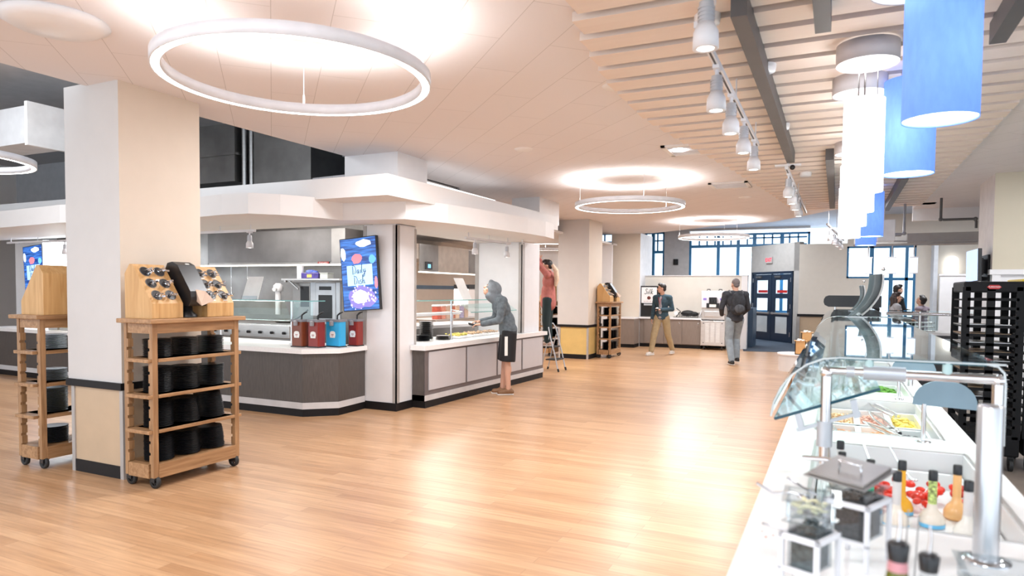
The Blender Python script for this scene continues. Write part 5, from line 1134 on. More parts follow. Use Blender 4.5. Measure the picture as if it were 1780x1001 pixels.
# ladles resting on the far rim of the near well
def utensil(name, lab, pts, r, cat='serving spoon', bowl=None, two=None):
    t = thing(name, lab, cat, pts[0]); o = Vector(pts[0])
    part('handle', CHROME, t, lambda b: b.tube([Vector(p) - o for p in pts], r, 8))
    if bowl: part('bowl', CHROME, t, lambda b: b.ball(Vector(pts[-1]) - o, (bowl, bowl * .7, bowl * .35), 12, 6))
    return t
utensil('ladle', 'left ladle leaning on the far edge of the nearest well', [(.13, 3.66, .885), (.155, 3.5, .83), (.175, 3.36, .80)], .005, 'ladle', .02)
utensil('ladle', 'right ladle leaning on the far edge of the nearest well', [(.235, 3.68, .89), (.275, 3.48, .83), (.31, 3.32, .81)], .005, 'ladle', .02)
def tongs(lab, a, c, w=.03):
    t = thing('tongs', lab, 'tongs', a); A_ = Vector(a); C_ = Vector(c) - A_; n = Vector((-C_.y, C_.x, 0)).normalized() * w
    part('arm', CHROME, t, lambda b: b.tube([(0, 0, 0), C_ * .4 + n, C_ * .85 + n * .8, C_ + n * .5], [.006, .008, .009, .012], 6))
    part('arm', CHROME, t, lambda b: b.tube([(0, 0, 0), C_ * .4 - n, C_ * .85 - n * .8, C_ - n * .5], [.006, .008, .009, .012], 6))
tongs('steel tongs lying over the carrot pan in the second well', (.20, 4.95, .84), (.33, 4.45, .80))
tongs('steel tongs over the far pans of the second well', (.19, 5.32, .86), (.36, 4.95, .82))
tongs('steel tongs resting by the black olives', (.16, 4.52, .84), (.36, 4.25, .80))
tongs('steel tongs on the near left pan of the second well', (-.06, 4.45, .84), (.02, 4.15, .80))
tongs('steel tongs in the third well beside the pale cheese pan', (.1, 6.0, .85), (.2, 5.65, .82))
# topping bins on white stands, spoons
def bin_stand(lab, x, y, rz, w, d_, h, fillm, extra=0):
    t = thing('topping_bin', lab, 'topping bin', (x, y, ZT + .001), rz)
    part('stand_frame', FRAMEW, t, lambda b: (b.box(-w, -w + .012, -d_, -d_ + .012, 0, h), b.box(w - .012, w, -d_, -d_ + .012, 0, h), b.box(-w, -w + .012, d_ - .012, d_, 0, h), b.box(w - .012, w, d_ - .012, d_, 0, h), b.box(-w, w, -d_, -d_ + .012, h - .014, h), b.box(-w, w, -d_, -d_ + .012, h * .36, h * .36 + .012), b.box(-w, w, d_ - .012, d_, h - .014, h), b.box(-w, -w + .012, -d_, d_, h - .014, h), b.box(w - .012, w, -d_, d_, h - .014, h)), bevel=.002)
    bn = part('bin', ACRYL, t, lambda b: rim_pan(b, -w + .016, w - .016, -d_ + .016, d_ - .016, h * .40, h + .03, .004))
    f = part('filling', fillm, t, lambda b: (b.box(-w + .022, w - .022, -d_ + .022, d_ - .022, h * .42, h - .004), heap(b, -w + .03, w - .03, -d_ + .03, d_ - .03, h - .004, 40, .010, 5))); f['kind'] = 'stuff'
    return t
DARKF = mat('black_seed_filling', (.05, .045, .045), .5, var=.7, scale=200); GREYF = mat('dark_olive_filling', (.10, .12, .12), .3, var=.5, scale=60); CRF = mat('cheese_crumble', (.78, .74, .50), .6, var=.2, scale=60)
bin_stand('near clear topping bin on a white stand, pale cubes on top', -.045, 1.80, -.43, .050, .06, .145, GREYF)
SEEDBIN = bin_stand('clear topping bin of dark seeds on a white stand, under a steel lid', .065, 2.06, -.43, .060, .075, .175, DARKF)
bt_ = solo('cheese_cube_tub', ACRYL, lambda b: rim_pan(b, -.055, .055, -.06, .06, 0, .045, .003), 'clear shallow tub of pale cubes standing on the near topping bin', 'tub', (-.045, 1.83, 1.053)); 
f = part('food', CRF, bt_, lambda b: heap(b, -.04, .04, -.045, .045, .012, 26, .011, 9, .01)); f['kind'] = 'stuff'
lid = bpy.data.objects.new('lid', None); COL.objects.link(lid); lid.parent = SEEDBIN; lid.location = (-.045, .05, .222); lid.rotation_euler = (.12, .06, 0)
part('lid_plate', STEELD, lid, lambda b: (b.box(-.085, .085, -.10, .10, 0, .004), b.box(-.075, .075, -.09, .09, .004, .012)), bevel=.003); part('lid_handle', CHROME, lid, lambda b: b.tube([(-.03, 0, .012), (-.03, 0, .03), (.03, 0, .03), (.03, 0, .012)], .004, 6))
utensil('serving_spoon', 'long serving spoon reaching farthest left over the floor from the near bin', [(-.195, 2.04, 1.055), (-.15, 2.05, 1.03), (-.10, 2.05, 1.04), (-.07, 2.05, 1.03)], .0045, bowl=.018)
utensil('serving_spoon', 'lower thin serving spoon sticking out left of the near bin', [(-.16, 1.86, 1.0), (-.10, 1.92, .97), (-.04, 1.97, 1.0)], .003)
utensil('serving_spoon', 'short serving spoon sticking out above the near bin', [(-.12, 2.16, 1.05), (-.07, 2.17, 1.02), (-.04, 2.2, 1.0)], .0045)
utensil('serving_spoon', 'broad-handled spoon leaning left from under the steel lid', [(-.09, 2.43, 1.055), (-.02, 2.42, 1.06), (.04, 2.40, 1.055)], .008)
# oil bottles
OLIVE = mat('olive_oil', (.10, .11, .012), .12, var=.5, scale=14); 
def oil(lab, x, y, body, h, neckm):
    t = thing('oil_bottle', lab, 'bottle', (x, y, ZT + .001))
    part('bottle_body', body, t, lambda b: b.lathe([(.001, 0), (.034, 0), (.036, .01), (.036, h * .46), (.033, h * .60), (.022, h * .80), (.0155, h * .92), (.0145, h)], n=24))
    part('stopper', BLACKP, t, lambda b: b.lathe([(.0165, h - .006), (.0195, h + .024), (.015, h + .029), (.001, h + .029)], n=18))
    part('pour_spout', CHROME, t, lambda b: b.tube([(0, 0, h + .03), (.002, 0, h + .06), (.0, 0, h + .085)], [.004, .003, .002], 6))
    if neckm: part('label', neckm, t, lambda b: b.lathe([(.0178, h * .90), (.0162, h - .006)], n=24, cap=False)); part('front_label', mat('yellow_label', (.75, .62, .05), .4), t, lambda b: b.lathe([(.0365, h * .2), (.0365, h * .40), (.0338, h * .62)], n=24, cap=False))
oil('olive green oil bottle with black pourer at the bottom of the picture', .113, 1.42, OLIVE, .245, mat('pink_foil', (.50, .22, .24), .3))
oil('clear glass bottle with black pourer right of the olive oil bottle', .178, 1.56, ACRYL, .185, None)
solo('skewer', STEELD, lambda b: b.tube([(.155, 1.80, .872), (.165, 1.84, 1.09)], .0018, 5), 'left of two thin upright wires between the oil bottles', 'wire')
solo('skewer', STEELD, lambda b: b.tube([(.178, 1.83, .872), (.190, 1.87, 1.07)], .0018, 5), 'right of two thin upright wires between the oil bottles', 'wire')
solo('acrylic_bin', ACRYL, lambda b: rim_pan(b, .30, .52, 1.75, 2.08, .872, .93, .005), 'empty clear acrylic bin at the foot of the big post', 'bin')
solo('crumbs', mat('crumb', (.7, .35, .3), .6), lambda b: heap(b, -.19, -.12, 2.12, 2.18, .874, 7, .004, 4, .001), 'few reddish crumbs on the white counter left of the near bin', 'crumbs', kind='stuff')
# sneeze guards
def bent(x0=-.235, x1=.56, zt=1.345): # (x,z) profile from the low left lip over the top to the right edge
    return [(x0, 1.09), (x0 + .01, 1.15), (x0 + .035, 1.21), (x0 + .075, 1.265), (x0 + .13, 1.31), (x0 + .19, 1.337), (x0 + .25, zt), (x1, zt)]
def guard(lab, y0, y1, posts, pane_y1):
    g = thing('sneeze_guard', lab, 'sneeze guard', (0, 0, 0))
    part('curved_cover', GLASS, g, lambda b: b.sheet([(-.02, 1.340), (.545, 1.340)], y0, y1, .008))


    cv = part('curved_lip', GLASS, g, lambda b: b.sheet(bent()[:7], y0, y1, .005))
    part('cover_edge', G_EDGE, cv, lambda b: b.box(.0, .50, y0 - .004, y0, 1.338, 1.350))
    part('cover_rim', mat('clear_rim', (.62, .68, .70), .12), cv, lambda b: (b.tube([(x, y0 - .003, z) for x, z in bent()[:8]], .0035, 6), b.tube([(.50, y0 - .003, 1.345), (.535, y0 - .003, 1.338), (.555, y0 - .003, 1.315), (.56, y0 - .003, 1.27), (.56, y0 - .003, 1.05)], .004, 6)))
    def pane(b): b.obox((-.03, (y0 + pane_y1) / 2, 1.155), (.19, 0, .075), (0, (pane_y1 - y0) / 2, 0), (-.0015, 0, .004))
    pn_ = part('slanted_pane', GLASS, g, pane)
    part('pane_edge', mat('dark_teal_edge', (.008, .055, .085), .15), pn_, lambda b: (b.obox((-.03, y0 - .002, 1.155), (.19, 0, .075), (0, .002, 0), (-.002, 0, .0055)), b.obox((-.222, (y0 + pane_y1) / 2, 1.0795), (.001, 0, .0004), (0, (pane_y1 - y0) / 2, 0), (-.001, 0, .004))))
    for y in posts:
        po = part('post', CHROME, g, lambda b: b.cyl((-.03, y, ZT), (-.03, y, 1.27), .021, n=20))
        part('sleeve', GREYM, po, lambda b: b.cyl((-.032, y, .985), (-.032, y, 1.085), .030, n=20)); part('foot', CHROME, po, lambda b: b.lathe([(.045, ZT), (.045, ZT + .006)], (-.03, y, 0), 20))
        part('cross_rail', CHROME, g, lambda b: (b.cyl((-.045, y, 1.29), (.545, y, 1.29), .018, n=18), b.ball((-.03, y, 1.282), .026, 14, 8), b.ball((.54, y, 1.285), .024, 14, 8)))
        part('rail_sleeve', GREYM, g, lambda b: (b.cyl((.10, y, 1.29), (.245, y, 1.29), .0285, n=20), b.cyl((.04, y, 1.29), (.07, y, 1.29), .022, n=16)))
        part('post', CHROME, g, lambda b: b.cyl((.54, y, ZT), (.54, y, 1.28), .019, n=18))
        [part('glass_stud', mat('stud_teal', (.45, .62, .62), .2), g, lambda b: b.cyl((x, y, 1.30), (x, y, 1.342), .016, n=14)) for x in (.12, .38)]
        br = part('bracket', GREYM, g, lambda b: (b.obox((-.02, y, 1.085), (.115, 0, .045), (0, .012, 0), (-.002, 0, .006)), b.obox((-.125, y, 1.075), (.011, 0, .004), (0, .014, 0), (-.01, 0, .035)), b.obox((.075, y, 1.145), (.011, 0, .004), (0, .014, 0), (-.008, 0, .035))))
    return g
guard('nearest bent glass guard over the salad bar with steel posts and a slanted side pane', 2.99, 8.0, (3.0, 6.2), 5.4)
guard('second bent glass guard farther down the salad bar', 8.45, 12.8, (8.5, 11.6), 12.6)
bp_ = thing('steel_post', 'thick brushed steel post standing on the salad bar at the right', 'post', (.385, 2.22, ZT))
part('tube', mat('satin_steel', (.60, .61, .63), .3, .85, var=.02), bp_, lambda b: b.lathe([(.031, .001), (.031, .425), (.028, .43), (.001, .43)], n=28)); part('foot', CHROME, bp_, lambda b: b.lathe([(.06, .0), (.06, .006), (.035, .01)], n=28))
for (y, lb) in ((3.88, 'blue-grey arched plate on a short steel post between the first two wells'), (5.38, 'farther arched plate on a short post between the second and third wells')):
    ar = thing('arched_plate', lb, 'arched plate', (.40, y, ZT + .001))
    part('stem', CHROME, ar, lambda b: (b.cyl((0, 0, 0), (0, 0, .19), .011, n=16), b.lathe([(.035, 0), (.035, .004), (.012, .008)], n=20)))
    part('plate', mat('blue_grey_plate', (.22, .31, .38), .35), ar, lambda b: b.prism([(-.05, .185), (.22, .175)] + [(.085 + .135 * math.cos(t) * 1.0, .18 + .13 * math.sin(t) ** .8) for t in [PI * i / 14 for i in range(1, 14)]] , -.006, .006, 'y'))
# curved raised panels
def raised(lab, y, x0, z0, x1, z1, w, d_=.02):
    t = thing('raised_glass_panel', lab, 'glass panel', (x0, y, z0))
    pts = []
    for i in range(11):
        u = i / 10; pts.append(((x1 - x0) * (u ** .8) + .06 * math.sin(PI * u) * .9, (z1 - z0) * u))
    part('panel', mat('smoke_glass_panel', (.20, .25, .27), .2), t, lambda b: b.add([(x, 0, z) for x, z in pts] + [(x + w * (1 - .0 * i), .30, z + .02) for i, (x, z) in enumerate(pts)] + [(x + .002, 0, z - .004) for x, z in pts] + [(x + w + .002, .30, z + .016) for x, z in pts],
        [(i, i + 1, 11 + i + 1, 11 + i) for i in range(10)] + [(22 + i, 33 + i, 33 + i + 1, 22 + i + 1) for i in range(10)] + [(i, 22 + i, 23 + i, i + 1) for i in range(10)] + [(11 + i, 12 + i, 34 + i, 33 + i) for i in range(10)] + [(0, 11, 33, 22), (10, 32, 43, 21)], True))
    part('rim', WHITE2, t, lambda b: b.tube([(x + w + .01, .29, z + .01) for x, z in pts] , .012, 8)); part('knob', CHROME, t, lambda b: b.ball((pts[-1][0] + w + .01, .29, pts[-1][1] + .07), .02))
    part('base_bar', GREYM, t, lambda b: b.box(-.02, w + .06, -.02, .05, -.03, .0))
raised('tall curved grey panel rising from the salad bar glass', 8.2, .10, 1.352, .30, 1.80, .14)
raised('small curved grey panel farther back on the salad bar', 11.0, .17, 1.352, .28, 1.71, .06)
bh = thing('black_hood', 'black round-ended hood at the far end of the salad bar', 'hood', (.22, 13.08, 1.35))
part('hood_body', BLACKP, bh, lambda b: b.prism([(-.35, .02), (.45, .02), (.45, .215), (-.35, .215), (-.40, .195), (-.425, .15), (-.43, .10), (-.41, .05)], -.05, .25, 'y'), bevel=.01)
part('post', CHROME, bh, lambda b: (b.cyl((-.25, .0, -.48), (-.25, .0, .03), .018), b.cyl((.3, 0, -.48), (.3, 0, .03), .018)))
bh.location = (.22, 12.92, 1.35)
# round white side table with wooden crates
rt = thing('round_table', 'round white-sided table end beside the salad bar', 'table', (-.50, 10.4, 0))
part('tabletop', WHITE2, rt, lambda b: b.lathe([(.001, .72), (.25, .72), (.255, .74), (.255, .75), (.001, .75)][::1], n=36)); part('drum', mat('drum_white', (.66, .62, .60), .5), rt, lambda b: b.lathe([(.235, .50), (.235, .72)], n=36)); part('leg', OAKV, rt, lambda b: [b.cyl((.15 * math.cos(a), .15 * math.sin(a), 0), (.15 * math.cos(a), .15 * math.sin(a), .5), .02) for a in (0, 2.1, 4.2)])
for x, y, z0, h, lb in ((-.44, 10.22, .751, .19, 'front small wooden crate on the round white table'), (-.37, 10.42, .751, .30, 'taller wooden crate behind the first, on the round white table')):
    t = thing('wooden_crate', lb, 'crate', (x, y, z0)); part('crate_body', mat('crate_orange_wood', (.66, .36, .14), .5, var=.12, scale=8), t, lambda b: rim_pan(b, -.07, .07, -.07, .07, 0, h, .01))
    c = part('contents', LABELW, t, lambda b: heap(b, -.04, .04, -.04, .04, h - .01, 12, .02, 4)); c['kind'] = 'stuff'

# ================================================================ PEOPLE
DENIM = mat('dark_denim', (.035, .075, .105), .85, var=.25, scale=25); TEE = mat('heather_grey_tee', (.36, .35, .38), .9, var=.08, scale=60); KHAKI = mat('khaki_cotton', (.40, .31, .18), .85, var=.1, scale=14); SHOEW = mat('off_white_shoe', (.70, .66, .62), .6)
HAIRD = mat('dark_hair', (.018, .013, .012), .5, var=.3, scale=30); HAIRG = mat('grey_hair', (.16, .14, .14), .7, var=.2, scale=40); HOODIE = mat('blue_grey_fleece', (.12, .145, .165), .9, var=.3, scale=22); HOODL = mat('fleece_hood_lit', (.19, .215, .24), .9, var=.15, scale=22)  # hood is the same fleece lightened, its highlights put into the colour
SHORT = mat('black_shorts', (.008, .008, .010), .7); CHAR = mat('charcoal_sweater', (.035, .037, .045), .9, var=.2, scale=30); JEANG = mat('faded_grey_jeans', (.26, .31, .35), .9, var=.15, scale=12); ROSE = mat('rose_cardigan', (.40, .13, .11), .85, var=.12, scale=20); PANT = mat('dark_green_trousers', (.008, .022, .025), .8); BLOND = mat('pale_blond_hair', (.62, .46, .34), .6, var=.2, scale=20)
LIP = mat('lip', (.40, .14, .11), .5); EYE = mat('eye_dark', (.02, .015, .012), .3); BLOUSEG = mat('grey_hoodie', (.30, .30, .32), .9)
STAND = dict(hipL=(-.09, 0, .92), hipR=(.09, 0, .92), kneeL=(-.10, .02, .50), kneeR=(.10, .02, .50), ankL=(-.10, -.01, .09), ankR=(.10, -.01, .09),
             pel=(0, 0, .97), belly=(0, .0, 1.12), chest=(0, .0, 1.32), neck=(0, -.005, 1.48), head=(0, .02, 1.635), shL=(-.185, -.01, 1.42), shR=(.185, -.01, 1.42),
             elL=(-.23, -.03, 1.13), elR=(.23, -.03, 1.13), wrL=(-.22, .06, .88), wrR=(.22, .06, .88), footL=(0, 1, 0), footR=(0, 1, 0))
def V3(J, k): return Vector(J[k])
def arm(mb, J, s, inf, upto=1.0, r0=.052):
    a, e, w = V3(J, 'sh' + s), V3(J, 'el' + s), V3(J, 'wr' + s)
    mb.caps(a, e, r0 + inf, .040 + inf); w2 = e.lerp(w, upto); mb.caps(e, w2, .041 + inf, .028 + inf)
def leg(mb, J, s, inf, upto=1.0, wide=0):
    h, k, a = V3(J, 'hip' + s), V3(J, 'knee' + s), V3(J, 'ank' + s)
    mb.caps(h, k, .085 + inf, .056 + inf + wide)
    if upto > 0:
        a2 = k.lerp(a, upto); mb.caps(k, a2, .054 + inf + wide, .038 + inf + wide * .9)
        if inf < .01: c = k.lerp(a, .3); mb.ball(c + Vector((0, -.008, 0)), (.050 + inf, .054 + inf, .10))
def torso(mb, J, inf, hips=True, fem=0):
    p, b_, c, n = V3(J, 'pel'), V3(J, 'belly'), V3(J, 'chest'), V3(J, 'neck')
    ax = (V3(J, 'shR') - V3(J, 'shL')).normalized()
    def rot(a, b): z = (b - a).normalized(); x = (ax - z * ax.dot(z)).normalized(); y = z.cross(x); return Matrix((x, y, z)).transposed()
    if hips: mb.ball(p, (.155 + inf, .115 + inf, .12), 16, 10, rot(p, b_))
    mb.ball(b_, (.140 + inf, .105 + inf, .17), 16, 10, rot(p, c)); mb.ball(c, (.165 + inf, .112 + inf, .18), 16, 10, rot(b_, n))
    for s in 'LR': mb.caps(V3(J, 'sh' + s), n - (n - c) * .25, .055 + inf, .06 + inf)
def hand(mb, w, d, up, curl=.5, side=1):
    d = Vector(d).normalized(); up = Vector(up); n = (up - d * up.dot(d)).normalized(); x = d.cross(n) * side   # n = back of the hand
    rot = Matrix((x, d, n)).transposed()
    mb.ball(w + d * .045, (.040, .052, .017), 12, 8, rot)
    for i, (o, l) in enumerate(((-.028, .066), (-.010, .076), (.010, .072), (.027, .056))):
        a = w + d * .082 + x * o; b1 = a + (d * math.cos(curl * .6) - n * math.sin(curl * .6)) * l * .5; b2 = b1 + (d * math.cos(curl * 1.6) - n * math.sin(curl * 1.6)) * l * .5
        mb.caps(a, b1, .0095, .0088, 8); mb.caps(b1, b2, .0088, .0075, 8)
    a = w + d * .03 - x * .034; b1 = a + (d * .6 - x * .75 - n * .2).normalized() * .035; b2 = b1 + (d * .9 - x * .2 - n * .4).normalized() * .03
    mb.caps(a, b1, .013, .011, 8); mb.caps(b1, b2, .011, .0085, 8)
def headm(mb, J, yaw, pitch):
    h = V3(J, 'head'); n = V3(J, 'neck'); R_ = Matrix.Rotation(yaw, 3, 'Z') @ Matrix.Rotation(-pitch, 3, 'X')
    P = lambda x, y, z: h + R_ @ Vector((x, y, z))
    mb.ball(P(0, -.01, .03), (.075, .094, .086), 18, 12, R_); mb.ball(P(0, .022, -.045), (.058, .068, .070), 16, 10, R_); mb.ball(P(0, .055, -.085), (.030, .026, .022), 10, 8, R_)
    mb.caps(P(0, .085, .01), P(0, .108, -.025), .008, .013, 8); mb.ball(P(0, .085, -.062), (.024, .012, .012), 8, 6, R_); mb.ball(P(0, .078, .028), (.052, .014, .012), 10, 6, R_)
    for s in (-1, 1): mb.ball(P(.075 * s, -.008, -.008), (.012, .022, .032), 8, 6, R_); mb.ball(P(.04 * s, .058, -.03), (.024, .022, .022), 8, 6, R_)
    mb.caps(n - (n - V3(J, 'chest')) * .15, P(0, -.015, -.06), .062, .052)
    return P, R_
def person(lab, loc, rz, over, top, bottom, shoe, hair, yaw=0, pitch=0, sc=1.0, sleeve=1.0, leglen=1.0, barelegs=False, long_hair=None, hood=None, skirt_jacket=0, hands=((0, .3, -1), (0, .3, -1)), tee=None, bald=False, cut=False, group=None):
    J = dict(STAND); J.update(over)
    r = thing('person', lab, 'person', loc, rz); r.scale = (sc, sc, sc)
    mb = MB(); torso(mb, J, -.005)
    for i, s in enumerate('LR'):
        arm(mb, J, s, 0); leg(mb, J, s, 0); hand(mb, V3(J, 'wr' + s), hands[i], (0, .2, 1) if abs(Vector(hands[i]).z) < .5 else (1 if s == 'R' else -1, .3, 0), .6, 1 if s == 'R' else -1)
        a = V3(J, 'ank' + s); f = Vector(J['foot' + s]).normalized(); mb.caps(a - Vector((0, 0, .03)) - f * .03, a - Vector((0, 0, .045)) + f * .12, .034, .028)
    P, R_ = headm(mb, J, yaw, pitch)
    remesh(mb, 'body', SKIN, r, .0075, 3)
    for s in (-1, 1): part('eye', EYE, r, lambda b: b.ball(P(.028 * s, .083, .008), (.011, .006, .006), 8, 6, R_)); part('eyebrow', hair, r, lambda b: b.ball(P(.029 * s, .090, .034), (.019, .005, .004), 8, 4, R_))
    part('mouth', LIP, r, lambda b: b.ball(P(0, .096, -.062), (.021, .005, .004), 8, 4, R_))
    if not hood:
        mb = MB(); mb.ball(P(0, -.022, .045), (.082, .095, .083) if not bald else (.0775, .094, .085), 18, 12, R_); mb.ball(P(0, -.062, -.01), (.070, .052, .065) if not bald else (.062, .046, .05), 14, 10, R_)
        if not bald: mb.ball(P(0, .055, .098), (.065, .038, .028), 12, 8, R_); mb.ball(P(.02, .03, .115), (.055, .05, .025), 12, 8, R_)
        if long_hair:
            mb.caps(P(0, -.07, .0), P(.0, -.085, -.22), .065, .05); mb.caps(P(.05, -.03, .0), P(.06, -.03, -.20), .035, .03); mb.caps(P(-.05, -.03, .0), P(-.06, -.03, -.20), .035, .03)
        remesh(mb, 'hair', hair, r, .008, 2)
    else:
        mb = MB(); mb.ball(P(0, -.03, .03), (.102, .122, .115), 18, 12, R_); mb.ball(P(0, -.045, -.07), (.09, .095, .09), 16, 10, R_); mb.caps(P(0, -.05, -.08), V3(J, 'neck') + Vector((0, -.02, -.03)), .085, .10); mb.ball(P(0, .05, .10), (.07, .05, .035), 12, 8, R_)
        remesh(mb, 'hood', hood, r, .012, 5)
    # top garment
    mb = MB(); torso(mb, J, .022, True)
    for s in 'LR': arm(mb, J, s, .016, sleeve)
    n = V3(J, 'neck'); mb.caps(n - Vector((0, 0, .05)), n + Vector((0, 0, -.005)), .072, .064)
    if skirt_jacket: mb.caps(V3(J, 'belly'), V3(J, 'pel') - Vector((0, 0, skirt_jacket)), .14, .16)
    pz = V3(J, 'pel'); bz = V3(J, 'belly'); vs_ = []
    for q, dz, gr_ in ((bz, .02, 0), (pz, -.075, .012)):
        vs_ += [q + Vector(((.150 + gr_) * math.cos(a), (.120 + gr_) * math.sin(a), dz)) for a in [2 * PI * i / 20 for i in range(20)]]
    mb.add(vs_, [list(range(20)), list(range(20, 40))[::-1]] + [(i, 20 + i, 20 + (i + 1) % 20, (i + 1) % 20) for i in range(20)])
    remesh(mb, 'jacket' if tee else 'top', top, r, .012, 4)
    if tee:
        c, b_ = V3(J, 'chest'), V3(J, 'pel'); mb = MB()
        mb.ball(c + Vector((0, .070, -.02)), (.060, .072, .17), 12, 10); mb.ball(V3(J, 'belly') + Vector((0, .066, -.02)), (.068, .078, .14), 12, 10); mb.ball(b_ + Vector((0, .055, -.02)), (.085, .085, .09), 12, 10)
        remesh(mb, 'shirt', tee, r, .010, 3)
        part('lanyard', mat('red_lanyard', (.35, .03, .03), .5), r, lambda b: b.tube([c + Vector((-.05, .125, .12)), c + Vector((-.02, .148, .02)), c + Vector((.0, .150, -.07)), c + Vector((.02, .148, .02)), c + Vector((.05, .125, .12))], .006, 6))
    mb = MB(); mb.ball(V3(J, 'pel'), (.155 + .017, .115 + .017, .11), 16, 10)
    for s in 'LR':
        if barelegs:
            h, k = V3(J, 'hip' + s), V3(J, 'knee' + s); mb.cyl(h + Vector((0, 0, .03)), h.lerp(k, 1.0), .112, .125, 20)
        else: leg(mb, J, s, .018, .97, .008)
    if barelegs: mb.caps(V3(J, 'pel'), (V3(J, 'kneeL') + V3(J, 'kneeR')) / 2 + Vector((0, 0, .22)), .12, .08)
    remesh(mb, 'shorts' if barelegs else 'trousers', bottom, r, .012, 5)
    for s in 'LR':
        a = V3(J, 'ank' + s); f = Vector(J['foot' + s]).normalized(); mb = MB(); b0 = a - Vector((0, 0, .045))
        mb.caps(b0 - f * .045, b0 + f * .13 - Vector((0, 0, .006)), .044, .036); mb.caps(b0 - f * .03 + Vector((0, 0, .01)), b0 + f * .03 + Vector((0, 0, .01)), .046, .044)
        remesh(mb, 'shoe', shoe, r, .009, 2)
        part('sole', SHOEW if shoe != SHOEW else LABELW, r, lambda b: b.obox(b0 + f * .045 - Vector((0, 0, .035)), f * .125, Vector((-f.y, f.x, 0)) * .040, Vector((0, 0, .008))), bevel=.006)
    return r, J, P
# hooded man at the serving counter
hm, J, P = person('person in a grey hooded sweatshirt and black shorts, bending over the serving counter', (-4.60, 9.38, 0), 2.20,
    dict(pel=(0, -.05, .96), hipL=(-.09, -.05, .91), hipR=(.09, -.05, .91), belly=(0, -.02, 1.10), chest=(0, .06, 1.28), neck=(0, .13, 1.43), head=(0, .215, 1.555), shL=(-.18, .07, 1.39), shR=(.18, .07, 1.39), elL=(-.21, .12, 1.11), elR=(.21, .12, 1.11), wrL=(-.10, .37, 1.05), wrR=(.11, .36, 1.08), kneeL=(-.08, -.02, .50), kneeR=(.08, -.02, .50), ankL=(-.08, -.04, .09), ankR=(.07, .02, .09)),
    HOODIE, SHORT, mat('brown_slip_on', (.22, .11, .05), .6), HAIRD, 0, -.55, 1.035, .92, 1, True, hood=HOODL, hands=((.3, 1, -.1), (-.2, 1, 0)))
hb = [V3(J, 'hipL') + Vector((-.128, .07, -.02)), V3(J, 'hipL') + Vector((-.128, .07, -.33))]
part('side_stripe', LABELW, hm, lambda b: (b.obox((hb[0] + hb[1]) / 2, (.003, .002, 0), (-.008, .022, 0), (.0, 0, .14)),))
hp = solo('black_container', BLACKP, lambda b: b.lathe([(.001, 0), (.06, 0), (.085, .035), (.08, .035), (.058, .006), (.001, .006)], (0, 0, 0), 20), 'black bowl held by the hooded person over the counter', 'bowl')
M = Matrix.Translation((-4.60, 9.38, 0)) @ Matrix.Rotation(2.20, 4, 'Z'); hp.matrix_world = M @ Matrix.Translation((0.02, .50, 1.055)) @ Matrix.Rotation(.2, 4, 'X')
# man in denim jacket
am, J, P = person('young person in a dark denim jacket and khaki trousers, striding and looking sideways', (-3.98, 17.12, 0), 2.94,
    dict(kneeR=(.115, .20, .50), ankR=(.135, .30, .10), hipR=(.09, .02, .93), kneeL=(-.11, -.12, .50), ankL=(-.13, -.36, .115), hipL=(-.09, -.01, .93), pel=(0, 0, .97), footR=(.35, .94, 0), footL=(-.1, 1, 0),
         elR=(.25, -.05, 1.14), wrR=(.25, .04, .90), elL=(-.24, -.06, 1.14), wrL=(-.06, .19, 1.13), head=(.01, .03, 1.65)),
    DENIM, KHAKI, SHOEW, HAIRD, -1.05, 0, 1.02, .96, tee=TEE, hands=((1, .35, .05), (0, .25, -1)))
fo = thing('snack_cup', 'small dark cup with white food in the hand of the denim-jacketed person', 'cup'); M = Matrix.Translation((-3.98, 17.12, 0)) @ Matrix.Rotation(2.94, 4, 'Z'); fo.location = M @ Vector((.03, .235, 1.165))
part('cup', BLACKP, fo, lambda b: b.lathe([(.001, -.02), (.04, -.02), (.05, .012), (.001, .012)], n=16)); part('food', LABELW, fo, lambda b: b.ball((0, 0, .02), (.04, .035, .028), 10, 6))
# man with backpack seen from behind
bm, J, P = person('person with cropped grey hair, charcoal top and faded jeans, walking away', (-2.02, 15.62, 0), .445,
    dict(kneeL=(-.10, .07, .52), ankL=(-.07, -.07, .10), kneeR=(.10, .22, .54), ankR=(.10, .14, .14), hipR=(.09, .02, .93), elL=(-.27, .02, 1.16), elR=(.27, .02, 1.16), wrL=(-.20, .22, 1.02), wrR=(.20, .22, 1.02), shL=(-.20, -.01, 1.43), shR=(.20, -.01, 1.43)),
    CHAR, JEANG, mat('black_shoe', (.012, .012, .013), .6), HAIRG, .1, 0, 1.085, 1.0, bald=True, hands=((.3, 1, 0), (-.3, 1, 0)))
bk_ = thing('backpack', 'black and grey backpack worn by the person walking away', 'backpack', (0, 0, 0)); bk_.location = bm.location; bk_.rotation_euler = bm.rotation_euler; bk_.scale = bm.scale
mb = MB(); mb.ball((0, -.19, 1.28), (.145, .085, .20)); mb.ball((0, -.18, 1.14), (.15, .09, .12)); mb.ball((0, -.18, 1.40), (.11, .07, .09)); remesh(mb, 'pack_body', mat('backpack_fabric', (.022, .024, .030), .8, var=.5, scale=14), bk_, .014, 4)
part('pocket', mat('backpack_grey', (.06, .065, .075), .7, var=.4, scale=20), bk_, lambda b: b.ball((0, -.265, 1.15), (.10, .03, .09), 16, 10)); 
for s in (-1, 1): part('strap', mat('backpack_grey', (.06, .065, .075), .7), bk_, lambda b: b.tube([(s * .12, -.12, 1.45), (s * .13, .0, 1.515), (s * .13, .12, 1.42), (s * .15, .13, 1.25), (s * .15, -.08, 1.10)], .016, 6))
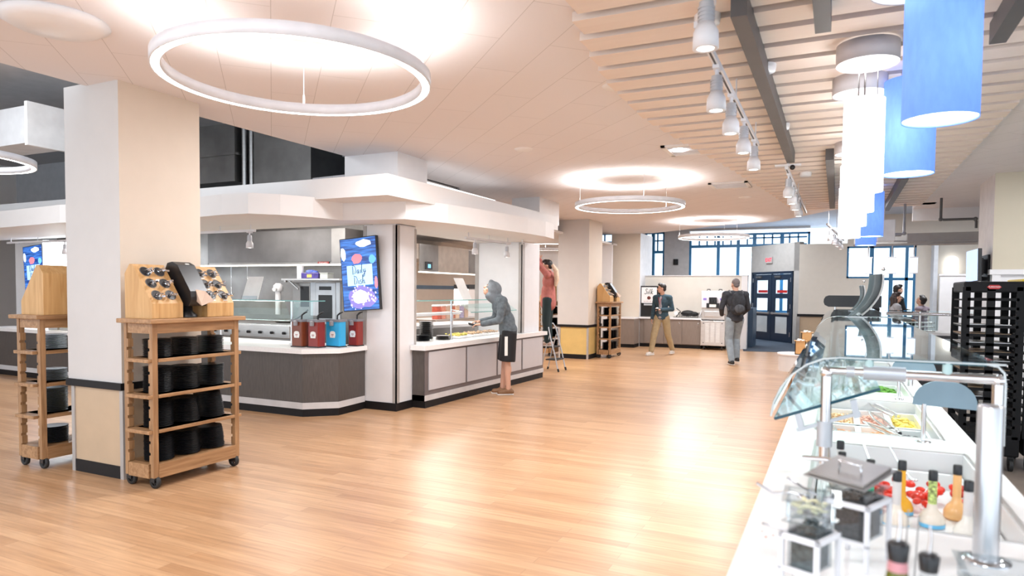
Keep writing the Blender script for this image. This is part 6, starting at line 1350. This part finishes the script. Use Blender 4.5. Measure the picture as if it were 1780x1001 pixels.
# woman on the ladder
wm, J, P = person('person in a rose cardigan and dark trousers standing on the step ladder, arms raised', (-5.22, 12.60, .497), 1.75,
    dict(elL=(-.20, .14, 1.60), elR=(.20, .15, 1.58), wrL=(-.13, .24, 1.76), wrR=(.12, .22, 1.74), head=(0, .03, 1.60), chest=(0, -.01, 1.29)),
    ROSE, PANT, mat('pale_shoe', (.45, .32, .26), .6), HAIRD, 0, .15, 1.0, .95, skirt_jacket=.12, hands=((0, .2, 1), (0, .2, 1)), long_hair=False)
solo('light_scarf', BLOND, lambda b: (b.tube([(-5.10, 12.50, 2.12), (-5.03, 12.52, 2.0), (-5.02, 12.54, 1.82), (-5.05, 12.55, 1.70)], [.03, .055, .05, .03], 10)), 'pale blond hanging scarf at the shoulder of the person on the ladder', 'scarf')
# people sitting beyond the bar
def sitter(lab, x, y, rz, top, hair, sc=1.0, hz=.66, lh=False, yaw=0, pitch=0, hood=None, backless=True):
    d = hz - .92
    ov = {k: (v[0], v[1], v[2] + d) for k, v in STAND.items() if k[:3] not in ('foo',) and k not in ('kneeL', 'kneeR', 'ankL', 'ankR')}
    ov.update(kneeL=(-.12, .42, hz + .0), kneeR=(.12, .42, hz), ankL=(-.12, .40, hz - .42), ankR=(.12, .40, hz - .42), elL=(-.22, .05, 1.16 + d), elR=(.22, .05, 1.16 + d), wrL=(-.12, .27, 1.13 + d), wrR=(.12, .27, 1.13 + d))
    p_ = person(lab, (x, y, 0), rz, ov, top, PANT, mat('black_shoe', (.012, .012, .013), .6), hair, yaw, pitch, sc, long_hair=lh, hood=hood, hands=((0, 1, 0), (0, 1, 0)))
    s = thing('stool', 'stool under the ' + lab.split(',')[0], 'stool', (x, y, 0), rz)
    zs = (hz - .10) * sc
    part('seat', BLACKP, s, lambda b: b.lathe([(.001, zs - .03), (.18, zs - .03), (.18, zs), (.001, zs)], n=24)); part('leg', CHROME, s, lambda b: [b.cyl((.14 * math.cos(a), .14 * math.sin(a), 0), (.09 * math.cos(a), .09 * math.sin(a), zs - .03), .012, n=8) for a in (.8, 2.4, 3.9, 5.5)])
sitter('person in a black cap behind the long-haired one', 1.34, 19.3, -1.2, SHORT, HAIRD, 1.05, .90)
sitter('long-haired person in a grey hoodie, looking right', 1.22, 17.95, -1.35, BLOUSEG, mat('brown_hair', (.035, .02, .018), .5), 1.0, .80, True)
sitter('head-lowered person, at the far right', 1.82, 18.75, 1.0, mat('mauve_top', (.25, .2, .24), .9), HAIRD, .98, .76, False, 0, -.5)
sitter('mostly hidden dark-haired person, behind the tall grey panel', .66, 18.0, 0.3, SHORT, HAIRD, .98, .76)
